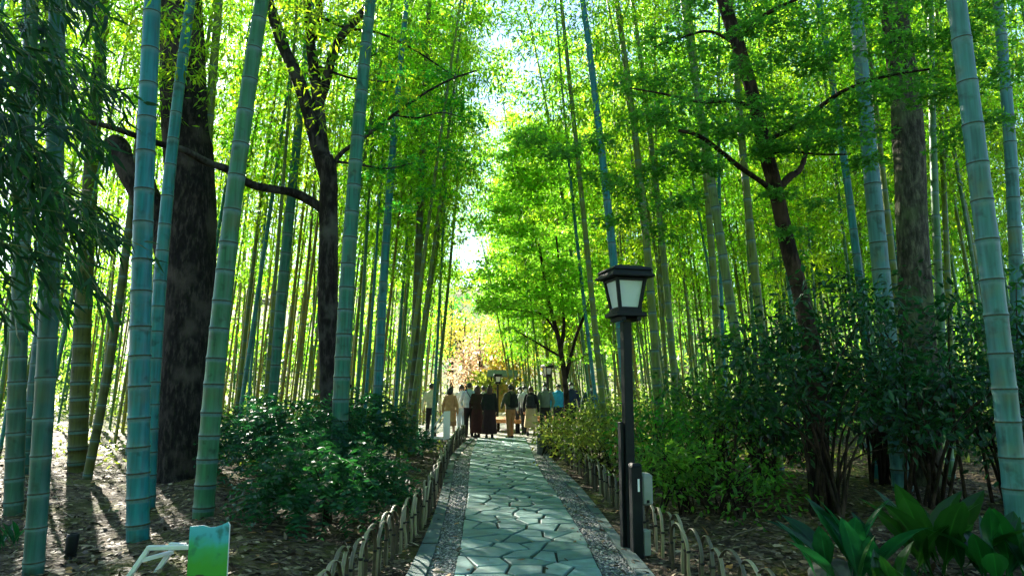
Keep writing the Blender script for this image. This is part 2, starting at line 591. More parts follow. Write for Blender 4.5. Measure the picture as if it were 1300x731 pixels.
def groundmat():
    m, nt, out = newmat("leaf_litter_soil")
    tc = N(nt, "ShaderNodeTexCoord")
    vo = N(nt, "ShaderNodeTexVoronoi")
    vo.inputs["Scale"].default_value = 16
    vo.inputs["Randomness"].default_value = 1
    n0 = N(nt, "ShaderNodeTexNoise")
    n0.inputs["Scale"].default_value = 5
    n0.inputs["Detail"].default_value = 4
    va = N(nt, "ShaderNodeVectorMath", operation='MULTIPLY_ADD')
    va.inputs[1].default_value = (0.25, 0.25, 0.0)
    L(nt, tc.outputs["Object"], n0.inputs["Vector"])
    L(nt, n0.outputs["Color"], va.inputs[0])
    L(nt, tc.outputs["Object"], va.inputs[2])
    L(nt, va.outputs[0], vo.inputs["Vector"])
    sep = N(nt, "ShaderNodeSeparateColor")
    L(nt, vo.outputs["Color"], sep.inputs[0])
    lit = ramp(nt, [(0.0, (0.016, 0.011, 0.006)), (0.45, (0.045, 0.031, 0.016)), (0.75, (0.085, 0.06, 0.032)), (1.0, (0.17, 0.14, 0.085))], sep.outputs[0])
    n1 = N(nt, "ShaderNodeTexNoise")
    n1.inputs["Scale"].default_value = 0.55
    n1.inputs["Detail"].default_value = 9
    n1.inputs["Roughness"].default_value = 0.62
    L(nt, tc.outputs["Object"], n1.inputs["Vector"])
    mk = N(nt, "ShaderNodeMapRange")
    mk.inputs[1].default_value = 0.50
    mk.inputs[2].default_value = 0.62
    mk.inputs[4].default_value = 0.8
    sy = N(nt, "ShaderNodeSeparateXYZ")
    L(nt, tc.outputs["Object"], sy.inputs[0])
    gy = N(nt, "ShaderNodeMapRange")           # far floor turns grassy; its yellow also paints the golden glow there
    gy.inputs[1].default_value = 20
    gy.inputs[2].default_value = 36
    gy.inputs[4].default_value = 0.4
    L(nt, sy.outputs["Y"], gy.inputs[0])
    gadd = N(nt, "ShaderNodeMath", operation='ADD')
    L(nt, n1.outputs[0], gadd.inputs[0])
    L(nt, gy.outputs[0], gadd.inputs[1])
    L(nt, gadd.outputs[0], mk.inputs[0])
    n2 = N(nt, "ShaderNodeTexNoise")
    n2.inputs["Scale"].default_value = 30
    n2.inputs["Detail"].default_value = 5
    L(nt, tc.outputs["Object"], n2.inputs["Vector"])
    moss = ramp(nt, [(0.3, (0.045, 0.055, 0.006)), (0.7, (0.12, 0.125, 0.010))], n2.outputs[0])
    mx = N(nt, "ShaderNodeMix", data_type='RGBA')
    L(nt, mk.outputs[0], mx.inputs[0])
    L(nt, lit.outputs[0], mx.inputs[6])
    L(nt, moss.outputs[0], mx.inputs[7])
    p = N(nt, "ShaderNodeBsdfPrincipled")
    p.inputs["Roughness"].default_value = 0.9
    p.inputs["Specular IOR Level"].default_value = 0.2
    L(nt, mx.outputs[2], p.inputs["Base Color"])
    bm = N(nt, "ShaderNodeBump")
    bm.inputs["Strength"].default_value = 0.9
    bm.inputs["Distance"].default_value = 0.03
    ad = N(nt, "ShaderNodeMath", operation='ADD')
    L(nt, vo.outputs["Distance"], ad.inputs[0])
    L(nt, n2.outputs[0], ad.inputs[1])
    L(nt, ad.outputs[0], bm.inputs["Height"])
    L(nt, bm.outputs[0], p.inputs["Normal"])
    L(nt, p.outputs[0], out.inputs[0])
    return m


M_GROUND = groundmat()
xs = np.unique(np.concatenate([np.arange(-14, 14.01, 0.25), -14 - np.geomspace(0.4, 500, 30), 14 + np.geomspace(0.4, 500, 30)]))
ys = np.unique(np.concatenate([np.arange(0, 34.01, 0.25), -np.geomspace(0.4, 60, 12), 34 + np.geomspace(0.4, 700, 40)]))
XX, YY = np.meshgrid(xs, ys)
ZZ = gz(XX, YY)
V = np.stack([XX, YY, ZZ], -1).reshape(-1, 3)
nx, ny = len(xs), len(ys)
ii = np.arange(ny - 1)[:, None] * nx + np.arange(nx - 1)[None, :]
F = np.stack([ii, ii + 1, ii + nx + 1, ii + nx], -1).reshape(-1, 4)
g = MB().add(V, F).build("ground", M_GROUND)
tag(g, "brown leaf-littered forest floor under the bamboo", "ground", kind="structure")


def strip(mb, fa, fb, y0, y1, z, n=90, mat=0, thick=0.0):
    Y = np.linspace(y0, y1, n)
    A, B = fa(Y), fb(Y)
    top = np.concatenate([np.stack([A, Y, np.full(n, z)], 1), np.stack([B, Y, np.full(n, z)], 1)])
    k = np.arange(n - 1)
    mb.add(top, np.stack([k, k + n, k + n + 1, k + 1], 1), mat, False)
    if thick:
        for X, flip in ((A, 0), (B, 1)):
            w = np.concatenate([np.stack([X, Y, np.full(n, z)], 1), np.stack([X, Y, np.full(n, z - thick)], 1)])
            f = np.stack([k, k + 1, k + n + 1, k + n], 1)
            mb.add(w, f[:, ::-1] if flip else f, mat, False)


def pebblemat():
    m, nt, out = newmat("washed_pebbles")
    tc = N(nt, "ShaderNodeTexCoord")
    vo = N(nt, "ShaderNodeTexVoronoi")
    vo.inputs["Scale"].default_value = 30
    L(nt, tc.outputs["Object"], vo.inputs["Vector"])
    sep = N(nt, "ShaderNodeSeparateColor")
    L(nt, vo.outputs["Color"], sep.inputs[0])
    r = ramp(nt, [(0, (0.05, 0.05, 0.045)), (0.5, (0.16, 0.16, 0.14)), (1, (0.38, 0.37, 0.33))], sep.outputs[0])
    p = N(nt, "ShaderNodeBsdfPrincipled")
    p.inputs["Roughness"].default_value = 0.7
    L(nt, r.outputs[0], p.inputs["Base Color"])
    bm = N(nt, "ShaderNodeBump", invert=True)
    bm.inputs["Strength"].default_value = 1.0
    bm.inputs["Distance"].default_value = 0.02
    L(nt, vo.outputs["Distance"], bm.inputs["Height"])
    L(nt, bm.outputs[0], p.inputs["Normal"])
    L(nt, p.outputs[0], out.inputs[0])
    return m


def islandmat(name, stops, rough=0.75, spec=0.3, scale=14, bump=0.3, amt=0.25):
    """every separate piece of the mesh takes its own tone from stops, with a grain over it."""
    m, nt, out = newmat(name)
    geo = N(nt, "ShaderNodeNewGeometry")
    tc = N(nt, "ShaderNodeTexCoord")
    r = ramp(nt, stops, geo.outputs["Random Per Island"])
    n1 = N(nt, "ShaderNodeTexNoise")
    n1.inputs["Scale"].default_value = scale
    n1.inputs["Detail"].default_value = 10
    n1.inputs["Roughness"].default_value = 0.7
    L(nt, tc.outputs["Object"], n1.inputs["Vector"])
    mr = N(nt, "ShaderNodeMapRange")
    mr.inputs[1].default_value = 0.25
    mr.inputs[2].default_value = 0.75
    mr.inputs[3].default_value = 1 - amt
    mr.inputs[4].default_value = 1 + amt
    L(nt, n1.outputs[0], mr.inputs[0])
    hs = N(nt, "ShaderNodeHueSaturation")
    L(nt, r.outputs[0], hs.inputs["Color"])
    L(nt, mr.outputs[0], hs.inputs["Value"])
    p = N(nt, "ShaderNodeBsdfPrincipled")
    p.inputs["Roughness"].default_value = rough
    p.inputs["Specular IOR Level"].default_value = spec
    L(nt, hs.outputs[0], p.inputs["Base Color"])
    bm = N(nt, "ShaderNodeBump")
    bm.inputs["Strength"].default_value = bump
    bm.inputs["Distance"].default_value = 0.01
    L(nt, n1.outputs[0], bm.inputs["Height"])
    L(nt, bm.outputs[0], p.inputs["Normal"])
    L(nt, p.outputs[0], out.inputs[0])
    return m


M_PEB = pebblemat()
M_STONE = islandmat("flagstone", [(0, (0.05, 0.11, 0.105)), (0.4, (0.08, 0.165, 0.158)), (0.8, (0.12, 0.215, 0.20)), (1, (0.19, 0.26, 0.225))], 0.6, 0.4, 5, 0.5, 0.5)
M_JOINT = plain("mossy_joint", (0.035, 0.045, 0.03), 0.95, 0.4, 25, 0.1, 0.5)
M_KERB = plain("kerb_stone", (0.075, 0.11, 0.10), 0.8, 0.3, 6, 0.2, 0.4)
M_PEBS = islandmat("pebble", [(0, (0.025, 0.028, 0.027)), (0.45, (0.085, 0.095, 0.088)), (0.8, (0.20, 0.20, 0.18)), (1, (0.42, 0.41, 0.37))], 0.6, 0.4)

YEND = 21.6
mb = MB()
strip(mb, GL, SL, 1.0, YEND, -0.012)
strip(mb, SR, GRR, 1.0, YEND, -0.012)
tag(mb.build("gravel_strip", M_PEB), "pebble strips along both edges of the stone path", "gravel strip", kind="structure")
mb = MB()
Y0 = 1.0
yy = Y0
while yy < YEND - 0.2:                       # kerb stones about a metre long with open joints
    ln = random.uniform(0.8, 1.1)
    for fa, fb in ((KL, GL), (GRR, KR)):
        strip(mb, fa, fb, yy + 0.008, min(yy + ln, YEND) - 0.008, 0.022 + random.uniform(-.004, .004), 5, 0, 0.08)
    yy += ln
tag(mb.build("kerb", M_KERB), "low mossy stone kerbs edging the pebble strips", "kerb", kind="structure")
mb = MB()
strip(mb, SL, SR, 1.0, YEND, -0.004)
tag(mb.build("path_bed", M_JOINT), "dark mossy joints between the flagstones", "path", kind="structure")


def clip_poly(poly, n, c):
    out = []
    for i in range(len(poly)):
        a, b = poly[i], poly[(i + 1) % len(poly)]
        da, db = n @ a - c, n @ b - c
        if da <= 0:
            out.append(a)
        if da * db < 0:
            out.append(a + (b - a) * (da / (da - db)))
    return out


def crazy_paving(x0, x1, y0, y1, dx, dy, warp, jit=0.44, gap=0.017):
    """irregular stones: Voronoi cells in path coordinates, shrunk by the joint and bevelled."""
    mb = MB()
    cols, rows = int((x1 - x0) / dx), int((y1 - y0) / dy)
    P = np.array([(x0 + (i + .5 + (j % 2) * .4 - .2 + random.uniform(-jit, jit)) * dx, y0 + (j + .5 + random.uniform(-jit, jit)) * dy)
                  for j in range(rows) for i in range(cols)])
    sc = np.array([1 / dx, 1 / dy])
    for k, p in enumerate(P):
        poly = [np.array(q, float) for q in ((x0, y0), (x1, y0), (x1, y1), (x0, y1))]
        d2 = (((P - p) * sc) ** 2).sum(1)
        for o in np.argsort(d2)[1:16]:
            q = P[o]
            nn = (q - p) * sc * sc
            c = nn @ ((p + q) / 2)
            poly = clip_poly(poly, nn, c)
            if len(poly) < 3:
                break
        if len(poly) < 3:
            continue
        W2 = np.array([warp(*q) for q in poly])
        cen = W2.mean(0)
        dist = np.linalg.norm(W2 - cen, axis=1, keepdims=True)
        if dist.min() < 0.03:
            continue
        m = len(W2)
        top = 0.020 + random.uniform(-.004, .005)
        tilt = np.array([random.gauss(0, .006), random.gauss(0, .006)])
        rings = []
        for inset, z in ((gap, -0.02), (gap, top - 0.006), (gap + 0.008, top)):
            w = cen + (W2 - cen) * (1 - inset / np.maximum(dist * 0.8, .05)) + 0
            zz = np.full(m, z) + ((w - cen) @ tilt if z > 0 else 0)
            rings.append(np.column_stack([w, zz]))
        V = np.concatenate(rings)
        F = []
        for r_ in range(2):
            for i in range(m):
                F.append((r_ * m + i, r_ * m + (i + 1) % m, (r_ + 1) * m + (i + 1) % m, (r_ + 1) * m + i))
        F.append(tuple(2 * m + i for i in range(m)))
        mb.add(V, F, 0, False)
    return mb


def warp_path(u, v):
    a, b = float(SL(v)), float(SR(v))
    return (a + (b - a) * u, v)


mb = crazy_paving(0, 1, 2.0, YEND, 0.245, 0.31, warp_path)
tag(mb.build("flagstone_path", M_STONE), "grey-green crazy paving path of irregular flagstones", "path", kind="structure")
# the paved clearing round the bench and the path that leaves it
M_CLEAR = plain("packed_gravel", (0.26, 0.25, 0.21), 0.9, 0.25, 18, 0.2, 0.4)
a = np.linspace(0, 2 * math.pi, 60, endpoint=False)
disc = np.stack([-0.8 + 3.9 * np.cos(a), 26.4 + 5.0 * np.sin(a), np.full(60, -0.016)], 1)
mb = MB().add(disc, [tuple(range(60))], 0, False)
tag(mb.build("clearing_pavement", M_CLEAR), "pale packed gravel clearing around the round bench", "clearing", kind="structure")
mb = MB()
strip(mb, lambda Y: -1.9 - 0.02 * (Y - 30) - 0.9, lambda Y: -1.9 - 0.02 * (Y - 30) + 0.9, 30.5, 75, -0.006)
tag(mb.build("far_path", M_CLEAR), "pale path leaving the clearing between the groves", "path", kind="structure")

# loose pebbles lying on the strips
t = (1 + 5 ** .5) / 2
ICO = unit(np.array([(-1, t, 0), (1, t, 0), (-1, -t, 0), (1, -t, 0), (0, -1, t), (0, 1, t), (0, -1, -t), (0, 1, -t), (t, 0, -1), (t, 0, 1), (-t, 0, -1), (-t, 0, 1)], float))
ICOF = np.array([(0, 11, 5), (0, 5, 1), (0, 1, 7), (0, 7, 10), (0, 10, 11), (1, 5, 9), (5, 11, 4), (11, 10, 2), (10, 7, 6), (7, 1, 8), (3, 9, 4), (3, 4, 2), (3, 2, 6), (3, 6, 8), (3, 8, 9), (4, 9, 5), (2, 4, 11), (6, 2, 10), (8, 6, 7), (9, 8, 1)])


def blobs(mb, P, rad, flat=0.6, mat=0):
    n = len(P)
    s = rad[:, None] * rng.uniform(0.6, 1.25, (n, 3)) * np.array([1, 1, flat])
    an = rng.uniform(0, 6.28, n)
    V = ICO[None] * s[:, None]
    c, s_ = np.cos(an)[:, None], np.sin(an)[:, None]
    V = np.stack([V[..., 0] * c - V[..., 1] * s_, V[..., 0] * s_ + V[..., 1] * c, V[..., 2]], -1) + P[:, None]
    off = (np.arange(n) * 12)[:, None, None]
    mb.add(V.reshape(-1, 3), (ICOF[None] + off).reshape(-1, 3), mat, True)


mb = MB()
for fa, fb in ((GL, SL), (SR, GRR)):
    n = 9000
    Y = 4.6 + 11 * rng.power(1.0, n) ** 1.5
    u = rng.uniform(0.02, 0.98, n)
    X = fa(Y) + (fb(Y) - fa(Y)) * u
    blobs(mb, np.stack([X, Y, np.full(n, -0.006)], 1), rng.uniform(0.007, 0.017, n) * (1 + (Y - 5) * .05))
tag(mb.build("gravel", M_PEBS), "loose grey and white pebbles beside the flagstones", "gravel", kind="stuff")

# ------------------------------------------------------------------ bamboo
def culm_mesh(name, axis, r0, H, seg=10, n0=0.24, n1=0.40, mats=None, r1=0.25, rs=random):
    """jointed culm along axis(z) -> (x, y, z): each node a pale wax band under a dark scar."""
    mb = MB()
    z, zs = -0.15, []
    while z < H:
        k = max(z, 0) / H
        zs.append(z)
        z += (n0 + (n1 - n0) * min(1, k * 3)) * rs.uniform(0.9, 1.1)
    P, Rr, M, A = [], [], [], []
    for i, zz in enumerate(zs):
        k = max(zz, 0) / H
        r = r0 * (1 - (1 - r1) * k ** 1.4)
        w = max(0.007, r * 0.13)
        ln = (zs[i + 1] - zz) if i + 1 < len(zs) else 0.3
        for dz, f, mt, at in ((0.0, 1.08, 2, .3), (w * .6, 1.05, 0, .5), (w * 2.8, 0.985, 0, .12), (ln * .5, 0.978, 0, 0.0), (ln * .80, .985, 0, .12), (ln - w * 2.6, 1.0, 1, .8), (ln - w * .6, 1.025, 2, 1.0)):
            A.append(at * rs.uniform(.6, 1.1))
            P.append(axis(zz + dz))
            Rr.append(r * f)
            M.append(mt)
    P = np.array(P)
    V, F = tube(P, np.array(Rr), seg, 0, False)
    Fq = np.array(F).reshape(len(P) - 1, seg, 4)
    base = mb.n
    mb.V.append(V)
    mb.n += len(V)
    M = np.array(M[:-1])
    for mt in (0, 1, 2):
        mb.F.append((Fq[M == mt].reshape(-1, 4) + base, mt, True))
    mb.powder = np.repeat(np.array(A), seg)
    return mb.mesh(name, mats)


def crown_mb(axis, z0, H, nb, nl, rs, blen=1.3, ll=0.15, lw=0.034, r0=0.04, droop=0.9, sig=0.20, shape='rhomb', az=None):
    """leafy sprays on thin branches that leave the culm at its nodes."""
    mb = MB()
    for b in range(nb):
        z = z0 + (H - z0) * ((b + rs.uniform(0, 1)) / nb)
        k = (z - z0) / (H - z0)
        Ln = blen * (0.55 + 0.8 * math.sin(math.pi * min(1, k * .8 + .15))) * rs.uniform(.6, 1.25)
        A = rs.uniform(0, 2 * math.pi) if az is None else rs.uniform(*az)
        el = R(rs.uniform(15, 55))
        p = np.array(axis(z), float)
        d = np.array([math.cos(A) * math.cos(el), math.sin(A) * math.cos(el), math.sin(el)])
        pts = [p]
        for s in range(6):
            p = p + d * Ln / 6
            d = unit(d + np.array([0, 0, -droop * .22]))
            pts.append(p)
        pts = np.array(pts)
        v, f = tube(pts, np.linspace(0.007, 0.002, 7), 3, 0, False)
        mb.add(v, f, 1)
        n = int(nl * rs.uniform(.6, 1.3))
        t = rs.uniform(0.18, 1.0, n) * 5.99
        i = t.astype(int)
        q = pts[i] + (pts[np.minimum(i + 1, 6)] - pts[i]) * (t - i)[:, None]
        # leaves grouped on little twigs
        tw = rs.normal(0, sig, (max(2, n // 7), 3)) * np.array([1, 1, .7])
        ti = rs.integers(0, len(tw), n)
        q = q + tw[ti] + rs.normal(0, .045, (n, 3))
        out = np.array([math.cos(A), math.sin(A), 0]) * .5
        dr = unit(tw[ti]) * .7 + out + rs.normal(0, .55, (n, 3)) + np.array([0, 0, -.55])
        nn = rs.normal(0, .45, (n, 3)) + np.array([0, 0, 1])
        leaves(mb, q, dr, nn, ll * rs.uniform(.65, 1.25, n), lw * rs.uniform(.75, 1.25, n), shape, 0)
    return mb


NV = 7
variants = []
for v in range(NV):
    H = 13.0 + 0.4 * v
    bx, by = random.uniform(-.5, .5), random.uniform(-.5, .5)

    def axis(z, H=H, bx=bx, by=by):
        k = max(0, z) / H
        return (bx * k ** 2.4 * 2, by * k ** 2.4 * 2, z)
    st_ = random.getstate()
    cm = culm_mesh("culm", axis, 0.05, H, 9, 0.24, 0.42, [M_CULM, M_RING, M_NODE])
    cy_ = culm_mesh("culm", axis, 0.05, H, 9, 0.24, 0.42, [M_CULMY, M_RING, M_NODE])
    ct_ = culm_mesh("culm", axis, 0.05, H, 9, 0.24, 0.42, [M_CULMT, M_RING, M_NODE])
    cr = crown_mb(axis, 4.2 + 0.3 * v, H + .2, 54, 80, np.random.default_rng(100 + v), 1.4, .17, .042, sig=.15).mesh("crown", [M_BLEAF, M_TWIG])
    cs = crown_mb(axis, 4.4 + 0.35 * v, H + .2, 40, 30, np.random.default_rng(150 + v), 1.4, .17, .042, sig=.11).mesh("crown", [M_BLEAF, M_TWIG])
    cd = crown_mb(axis, 2.8 + 0.3 * v, H + .2, 58, 95, np.random.default_rng(170 + v), 1.5, .18, .044, sig=.17).mesh("crown", [M_BLEAF, M_TWIG])
    variants.append((cm, cr, H, cs, cy_, ct_, cd))
# leaf heads of their own for the big front culms: from 0 up, on a short axis
heads = []
for v in range(4):
    heads.append(crown_mb(lambda z: (0, 0, z), 0.0, 6.5, 34, 80, np.random.default_rng(200 + v), 1.4).mesh("crown", [M_BLEAF, M_TWIG]))


def hero(pix, wpx, Y=None, mat=M_CULMT, label="", H=11.5, ztop=6.0, group="big bamboo culms beside the path", seg=18, n0=0.27, n1=0.44, head=True, slot=None):
    """a big culm through photo points (base first), all at the distance of its foot."""
    if Y is None:
        Y = GR(*pix[0]).y
    Q = [PT(px, py, Y) for px, py in pix]
    z = np.array([q.z for q in Q])
    x = np.array([q.x for q in Q])
    deg = 2 if len(Q) > 2 else 1
    co = np.polyfit(z, x, deg)
    zt = z.max()
    dco = np.polyder(co)

    def xf(zz):
        if zz <= zt:
            return float(np.polyval(co, zz))
        s = float(np.polyval(dco, zt))
        return float(np.polyval(co, zt)) + s * (zz - zt) + 0.012 * np.sign(s) * (zz - zt) ** 2
    xb = xf(0.0)
    zg = float(gz(xb, Y))
    yl = random.uniform(-.02, .02)

    def axis(zz):
        return (xf(zz) - xb, yl * zz, zz - zg)
    r = wpx / FPX * Y / 2
    o = empty("bamboo", (xb, Y, zg), label, "bamboo", group)
    me = culm_mesh("culm", axis, r, H, seg, n0, n1, [mat, M_RING, M_NODE], 0.5)
    link("culm", me, o)
    if head:
        c = link("crown", random.choice(heads), o)
        c.location = axis(ztop)
        a_, b_ = np.array(axis(ztop)), np.array(axis(H))
        c.rotation_mode = 'QUATERNION'
        c.rotation_quaternion = Vector(b_ - a_).to_track_quat('Z', 'Y') @ Quaternion((0, 0, 1), random.uniform(0, 6.28))
    return o


HEROES = [
    # photo points (base first), width px, depth, skin, label
    ([(175, 680), (180, 400), (197, 0)], 26, None, M_CULMT, "thick teal bamboo culm standing upright left of the huge dark trunk"),
    ([(188, 640), (203, 330), (237, 0)], 17, None, M_CULMT, "medium blue-green bamboo culm crossing in front of the huge dark trunk"),
    ([(232, 608), (250, 380), (283, 0)], 15, None, M_CULM, "yellow-green bamboo culm leaning along the right side of the huge dark trunk"),
    ([(258, 655), (285, 330), (327, 0)], 25, None, M_CULMT, "thick teal bamboo culm with white rings leaning right behind the display board"),
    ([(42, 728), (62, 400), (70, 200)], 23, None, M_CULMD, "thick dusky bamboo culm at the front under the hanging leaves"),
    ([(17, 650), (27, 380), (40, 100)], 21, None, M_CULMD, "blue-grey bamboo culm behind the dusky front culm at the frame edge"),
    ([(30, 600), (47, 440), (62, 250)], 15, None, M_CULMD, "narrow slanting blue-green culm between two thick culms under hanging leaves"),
    ([(110, 610), (150, 400), (191, 0)], 11, None, M_CULMO, "thin dark dead-looking culm leaning steeply right under the hanging leaves"),
    ([(98, 596), (107, 360), (128, 40)], 22, None, M_CULMO, "mossy olive-yellow culm standing in the bright litter behind the dark pole"),
    ([(343, 527), (366, 300), (391, 60)], 15, 15.0, M_CULMG, "dark blue-green culm leaning right between the huge trunk and the forked maple"),
    ([(430, 575), (447, 260), (470, 0)], 21, 11.4, M_CULMG, "thick blue-green culm in front of the forked maple trunk"),
    ([(478, 545), (494, 260), (518, 0)], 12, 15.0, M_CULMT, "pale jointed culm right of the thick green one by the maple"),
    ([(522, 555), (532, 300), (545, 0)], 11, 16.5, M_CULMO, "dark slim culm at the corner of the fern-like shrub near the fence"),
    ([(527, 548), (535, 300), (548, 60)], 8, 18.0, M_CULM, "slim green culm nearest the fence beside the white display panel"),
    ([(1298, 706), (1262, 380), (1214, 0)], 28, 6.6, M_CULMP, "thick chalky culm with yellow stain rising from the broad-bladed plants"),
    ([(1146, 628), (1132, 480), (1110, 300), (1080, 0)], 23, None, M_CULMP, "chalky grey culm leaning left through the dark evergreen shrubs"),
    ([(1292, 560), (1284, 260), (1265, 30)], 17, 10.0, M_CULMP, "pale culm behind the thick chalky one, its foot hidden by shrubs"),
    ([(1204, 560), (1193, 330), (1187, 50)], 11, 12.0, M_CULM, "straight green culm just right of the grey-barked trunk"),
    ([(1212, 560), (1205, 330), (1196, 60)], 8, 14.0, M_CULM, "thin green culm close behind the straight one by the grey trunk"),
    ([(800, 560), (771, 250), (741, 0)], 12, 12.5, M_CULMT, "slender culm rising directly behind the black lamp post"),
    ([(768, 545), (744, 310), (713, 20)], 8, 15.0, M_CULM, "thin culm leaning left between the pale maple and the lamp"),
    ([(838, 560), (822, 324), (782, 0)], 11, 13.0, M_CULM, "green culm leaning left just right of the lantern"),
    ([(862, 560), (842, 330), (805, 30)], 9, 15.0, M_CULM, "slim culm second to the right of the lantern"),
    ([(955, 560), (924, 355), (896, 200), (867, 0)], 13, 12.0, M_CULM, "jointed green culm leaning left behind the leafy roadside shrubs"),
    ([(985, 560), (961, 355), (934, 20)], 12, 13.0, M_CULM, "green culm just left of the dark bent trunk"),
    ([(1112, 560), (1082, 263), (1045, 10)], 11, 11.5, M_CULMT, "culm leaning left between the bent trunk and the chalky grey culm"),
    ([(1160, 560), (1127, 280), (1096, 0)], 9, 12.5, M_CULM, "thin culm between the chalky grey culm and the grey trunk"),
    ([(918, 560), (903, 300), (880, 40)], 10, 14.0, M_CULM, "slim pale-ringed culm above the camellia's left edge"),
]
hero_xy = []
for pix, w, Y, mt, lab in HEROES:
    o = hero(pix, w, Y, mt, lab)
    hero_xy.append((o.location.x, o.location.y))


# the groves either side
def allowed(x, y):
    if x < 0:
        if y < 21:
            if x > -1.95:
                return False
        elif y < 31:
            if x > -3.1 - 0.0 * y:
                return False
        elif x > -3.3 - 0.02 * (y - 30):
            return False
        if y < 14 and x > -4.4:
            return False
        if y < 12 and x > -y * 0.80:
            return False
        if abs(x + 5.3) < 1.4 and abs(y - 12) < 1.3:
            return False
    else:
        if y < 13 and x < y * 0.33 + 0.2:
            return False
        if y < 21 and x < 2.0:
            return False
        if 21 <= y < 31 and x < 3.2:
            return False
        if y < 9.5 and x < y * 0.72:
            return False
    if y >= 31 and -3.2 - 0.03 * (y - 30) < x < -0.7:
        return False
    return True


def grove(n, x0, x1, y0, y1, dmin, pts):
    k = tries = 0
    while k < n and tries < n * 60:
        tries += 1
        y = y0 + (y1 - y0) * random.random() ** 1.05
        x = random.uniform(x0, x1)
        if abs(x) > y * 0.80 + 1.0 or not allowed(x, y):
            continue
        if any((x - a) ** 2 + (y - b) ** 2 < dmin * dmin for a, b in pts):
            continue
        pts.append((x, y))
        k += 1


pts = list(hero_xy)
n_h = len(pts)
grove(118, -19, -1.9, 10.5, 32, 0.62, pts)
grove(128, -0.6, 24, 11.5, 42, 0.75, pts)
grove(22, .2, 4.6, 30, 41, .5, pts)
grove(10, 3.0, 5.6, 21.5, 30, .6, pts)
grove(26, -13, -1.9, 14, 32, 0.5, pts)
grove(26, 2, 16, 13, 34, 0.5, pts)
over = [(-2.4, 14.6), (-2.5, 16.3), (-2.75, 18.4), (-2.9, 19.9), (2.2, 17.0), (2.4, 20.2)]
pts += over
for x, y in pts[n_h:]:
    cm, cr, H, cs, cy_, ct_, cd = variants[random.randrange(NV)]
    if x < -4.6 and y > 16:
        cr = cs
    elif 0 < x < 6 and y > 23:
        cr = cd
    u = random.random()
    if (x < -3 and y > 17 and u < .6) or (x > 0 and y > 26 and u < .35):
        cm = cy_
    elif y < 20 and u > .66:
        cm = ct_
    side = "left" if x < 0 and not (y > 31 and x > -1) else "right"
    near = y < 20
    lab = {("left", True): "slender green culm of the grove left of the path, in its front rows",
           ("left", False): "slender green culm of the grove left of the path, in its back rows",
           ("right", True): "slender green culm of the grove right of the path, in its front rows",
           ("right", False): "slender green culm of the grove right of the path, in its back rows"}[(side, near)]
    z = float(gz(x, y))
    o = empty("bamboo", (x, y, z), lab, "bamboo", "bamboo grove %s of the path, %s rows" % (side, "front" if near else "back"))
    lean = R(min(6.0, max(0.5, random.gauss(3.2, 1.6)))) * (1 if side == "left" else -1)
    if side == "right":
        lean *= 1.75 if x < 5 and y > 21 else 1.25
    if (x, y) in over:
        lean = R(random.uniform(5.5, 7.5)) * (1 if side == "left" else -1)
    fwd = R(random.gauss(0, 2.0))
    s = random.uniform(0.82, 1.16)
    o.matrix_world = Matrix.Translation((x, y, z)) @ Matrix.Rotation(lean, 4, 'Y') @ Matrix.Rotation(fwd, 4, 'X') @ Matrix.Rotation(random.uniform(0, 6.28), 4, 'Z') @ Matrix.Diagonal((s * random.uniform(.72, 1.12), s * random.uniform(.85, 1.05), s, 1))
    link("culm", cm, o)
    link("crown", cr, o)

# ------------------------------------------------------------------ trees
def limb(mb, pix, Y, w0, w1, seg=12, rough=0.06, n=22, dy=None, mat=0):
    """a limb through photo points at distance Y (dy: extra distance per point), widths in px at its ends."""
    dy = dy or [0] * len(pix)
    P = smooth_pts([PT(px, py, Y + e) for (px, py), e in zip(pix, dy)], n)
    rad = np.linspace(w0, w1, n) / FPX * Y / 2
    v, f = tube(P, rad, seg, rough)
    mb.add(v, f, mat)
    return P


def rel(mb, base):
    for v in mb.V:
        v -= np.array(base)
    return mb


def tier(mb, c, rx, ry, n, size, th=0.10, shape='star', mat=0, sag=0.25, rs=rng):
    """one flat fan of leaves, as a maple holds them, sagging a little at the rim."""
    a = rs.uniform(0, 6.283, n)
    r = np.sqrt(rs.uniform(0, 1, n))
    lob = 0.75 + 0.25 * np.sin(3 * a + rs.uniform(0, 6))
    x, y = r * lob * rx * np.cos(a), r * lob * ry * np.sin(a)
    z = rs.normal(0, th, n) - sag * r * r * min(rx, ry)
    b = np.stack([x, y, z], 1) + np.array(c)
    d = np.stack([np.cos(a), np.sin(a), np.full(n, -.25)], 1) + rs.normal(0, .5, (n, 3))
    nn = np.array([0, 0, 1.0]) + rs.normal(0, .38, (n, 3))
    leaves(mb, b, d, nn, size * rs.uniform(.6, 1.3, n), size * rs.uniform(.55, 1.1, n), shape, mat)


def twigs_to(mb, src, c, rx, rs, k=4, r=0.008, mat=0):
    """thin branchlets from src to spots of a leaf fan round c."""
    src, c = np.array(src, float), np.array(c, float)
    for _ in range(k):
        e = c + np.array([rs.uniform(-.8, .8) * rx, rs.uniform(-.8, .8) * rx, rs.uniform(-.1, .02)])
        mid = (src + e) / 2 + rs.normal(0, .06, 3) * np.linalg.norm(e - src) + np.array([0, 0, .05])
        v, f = tube(smooth_pts([src, mid, e], 7), np.linspace(r, r * .3, 7), 4, 0, False)
        mb.add(v, f, mat)


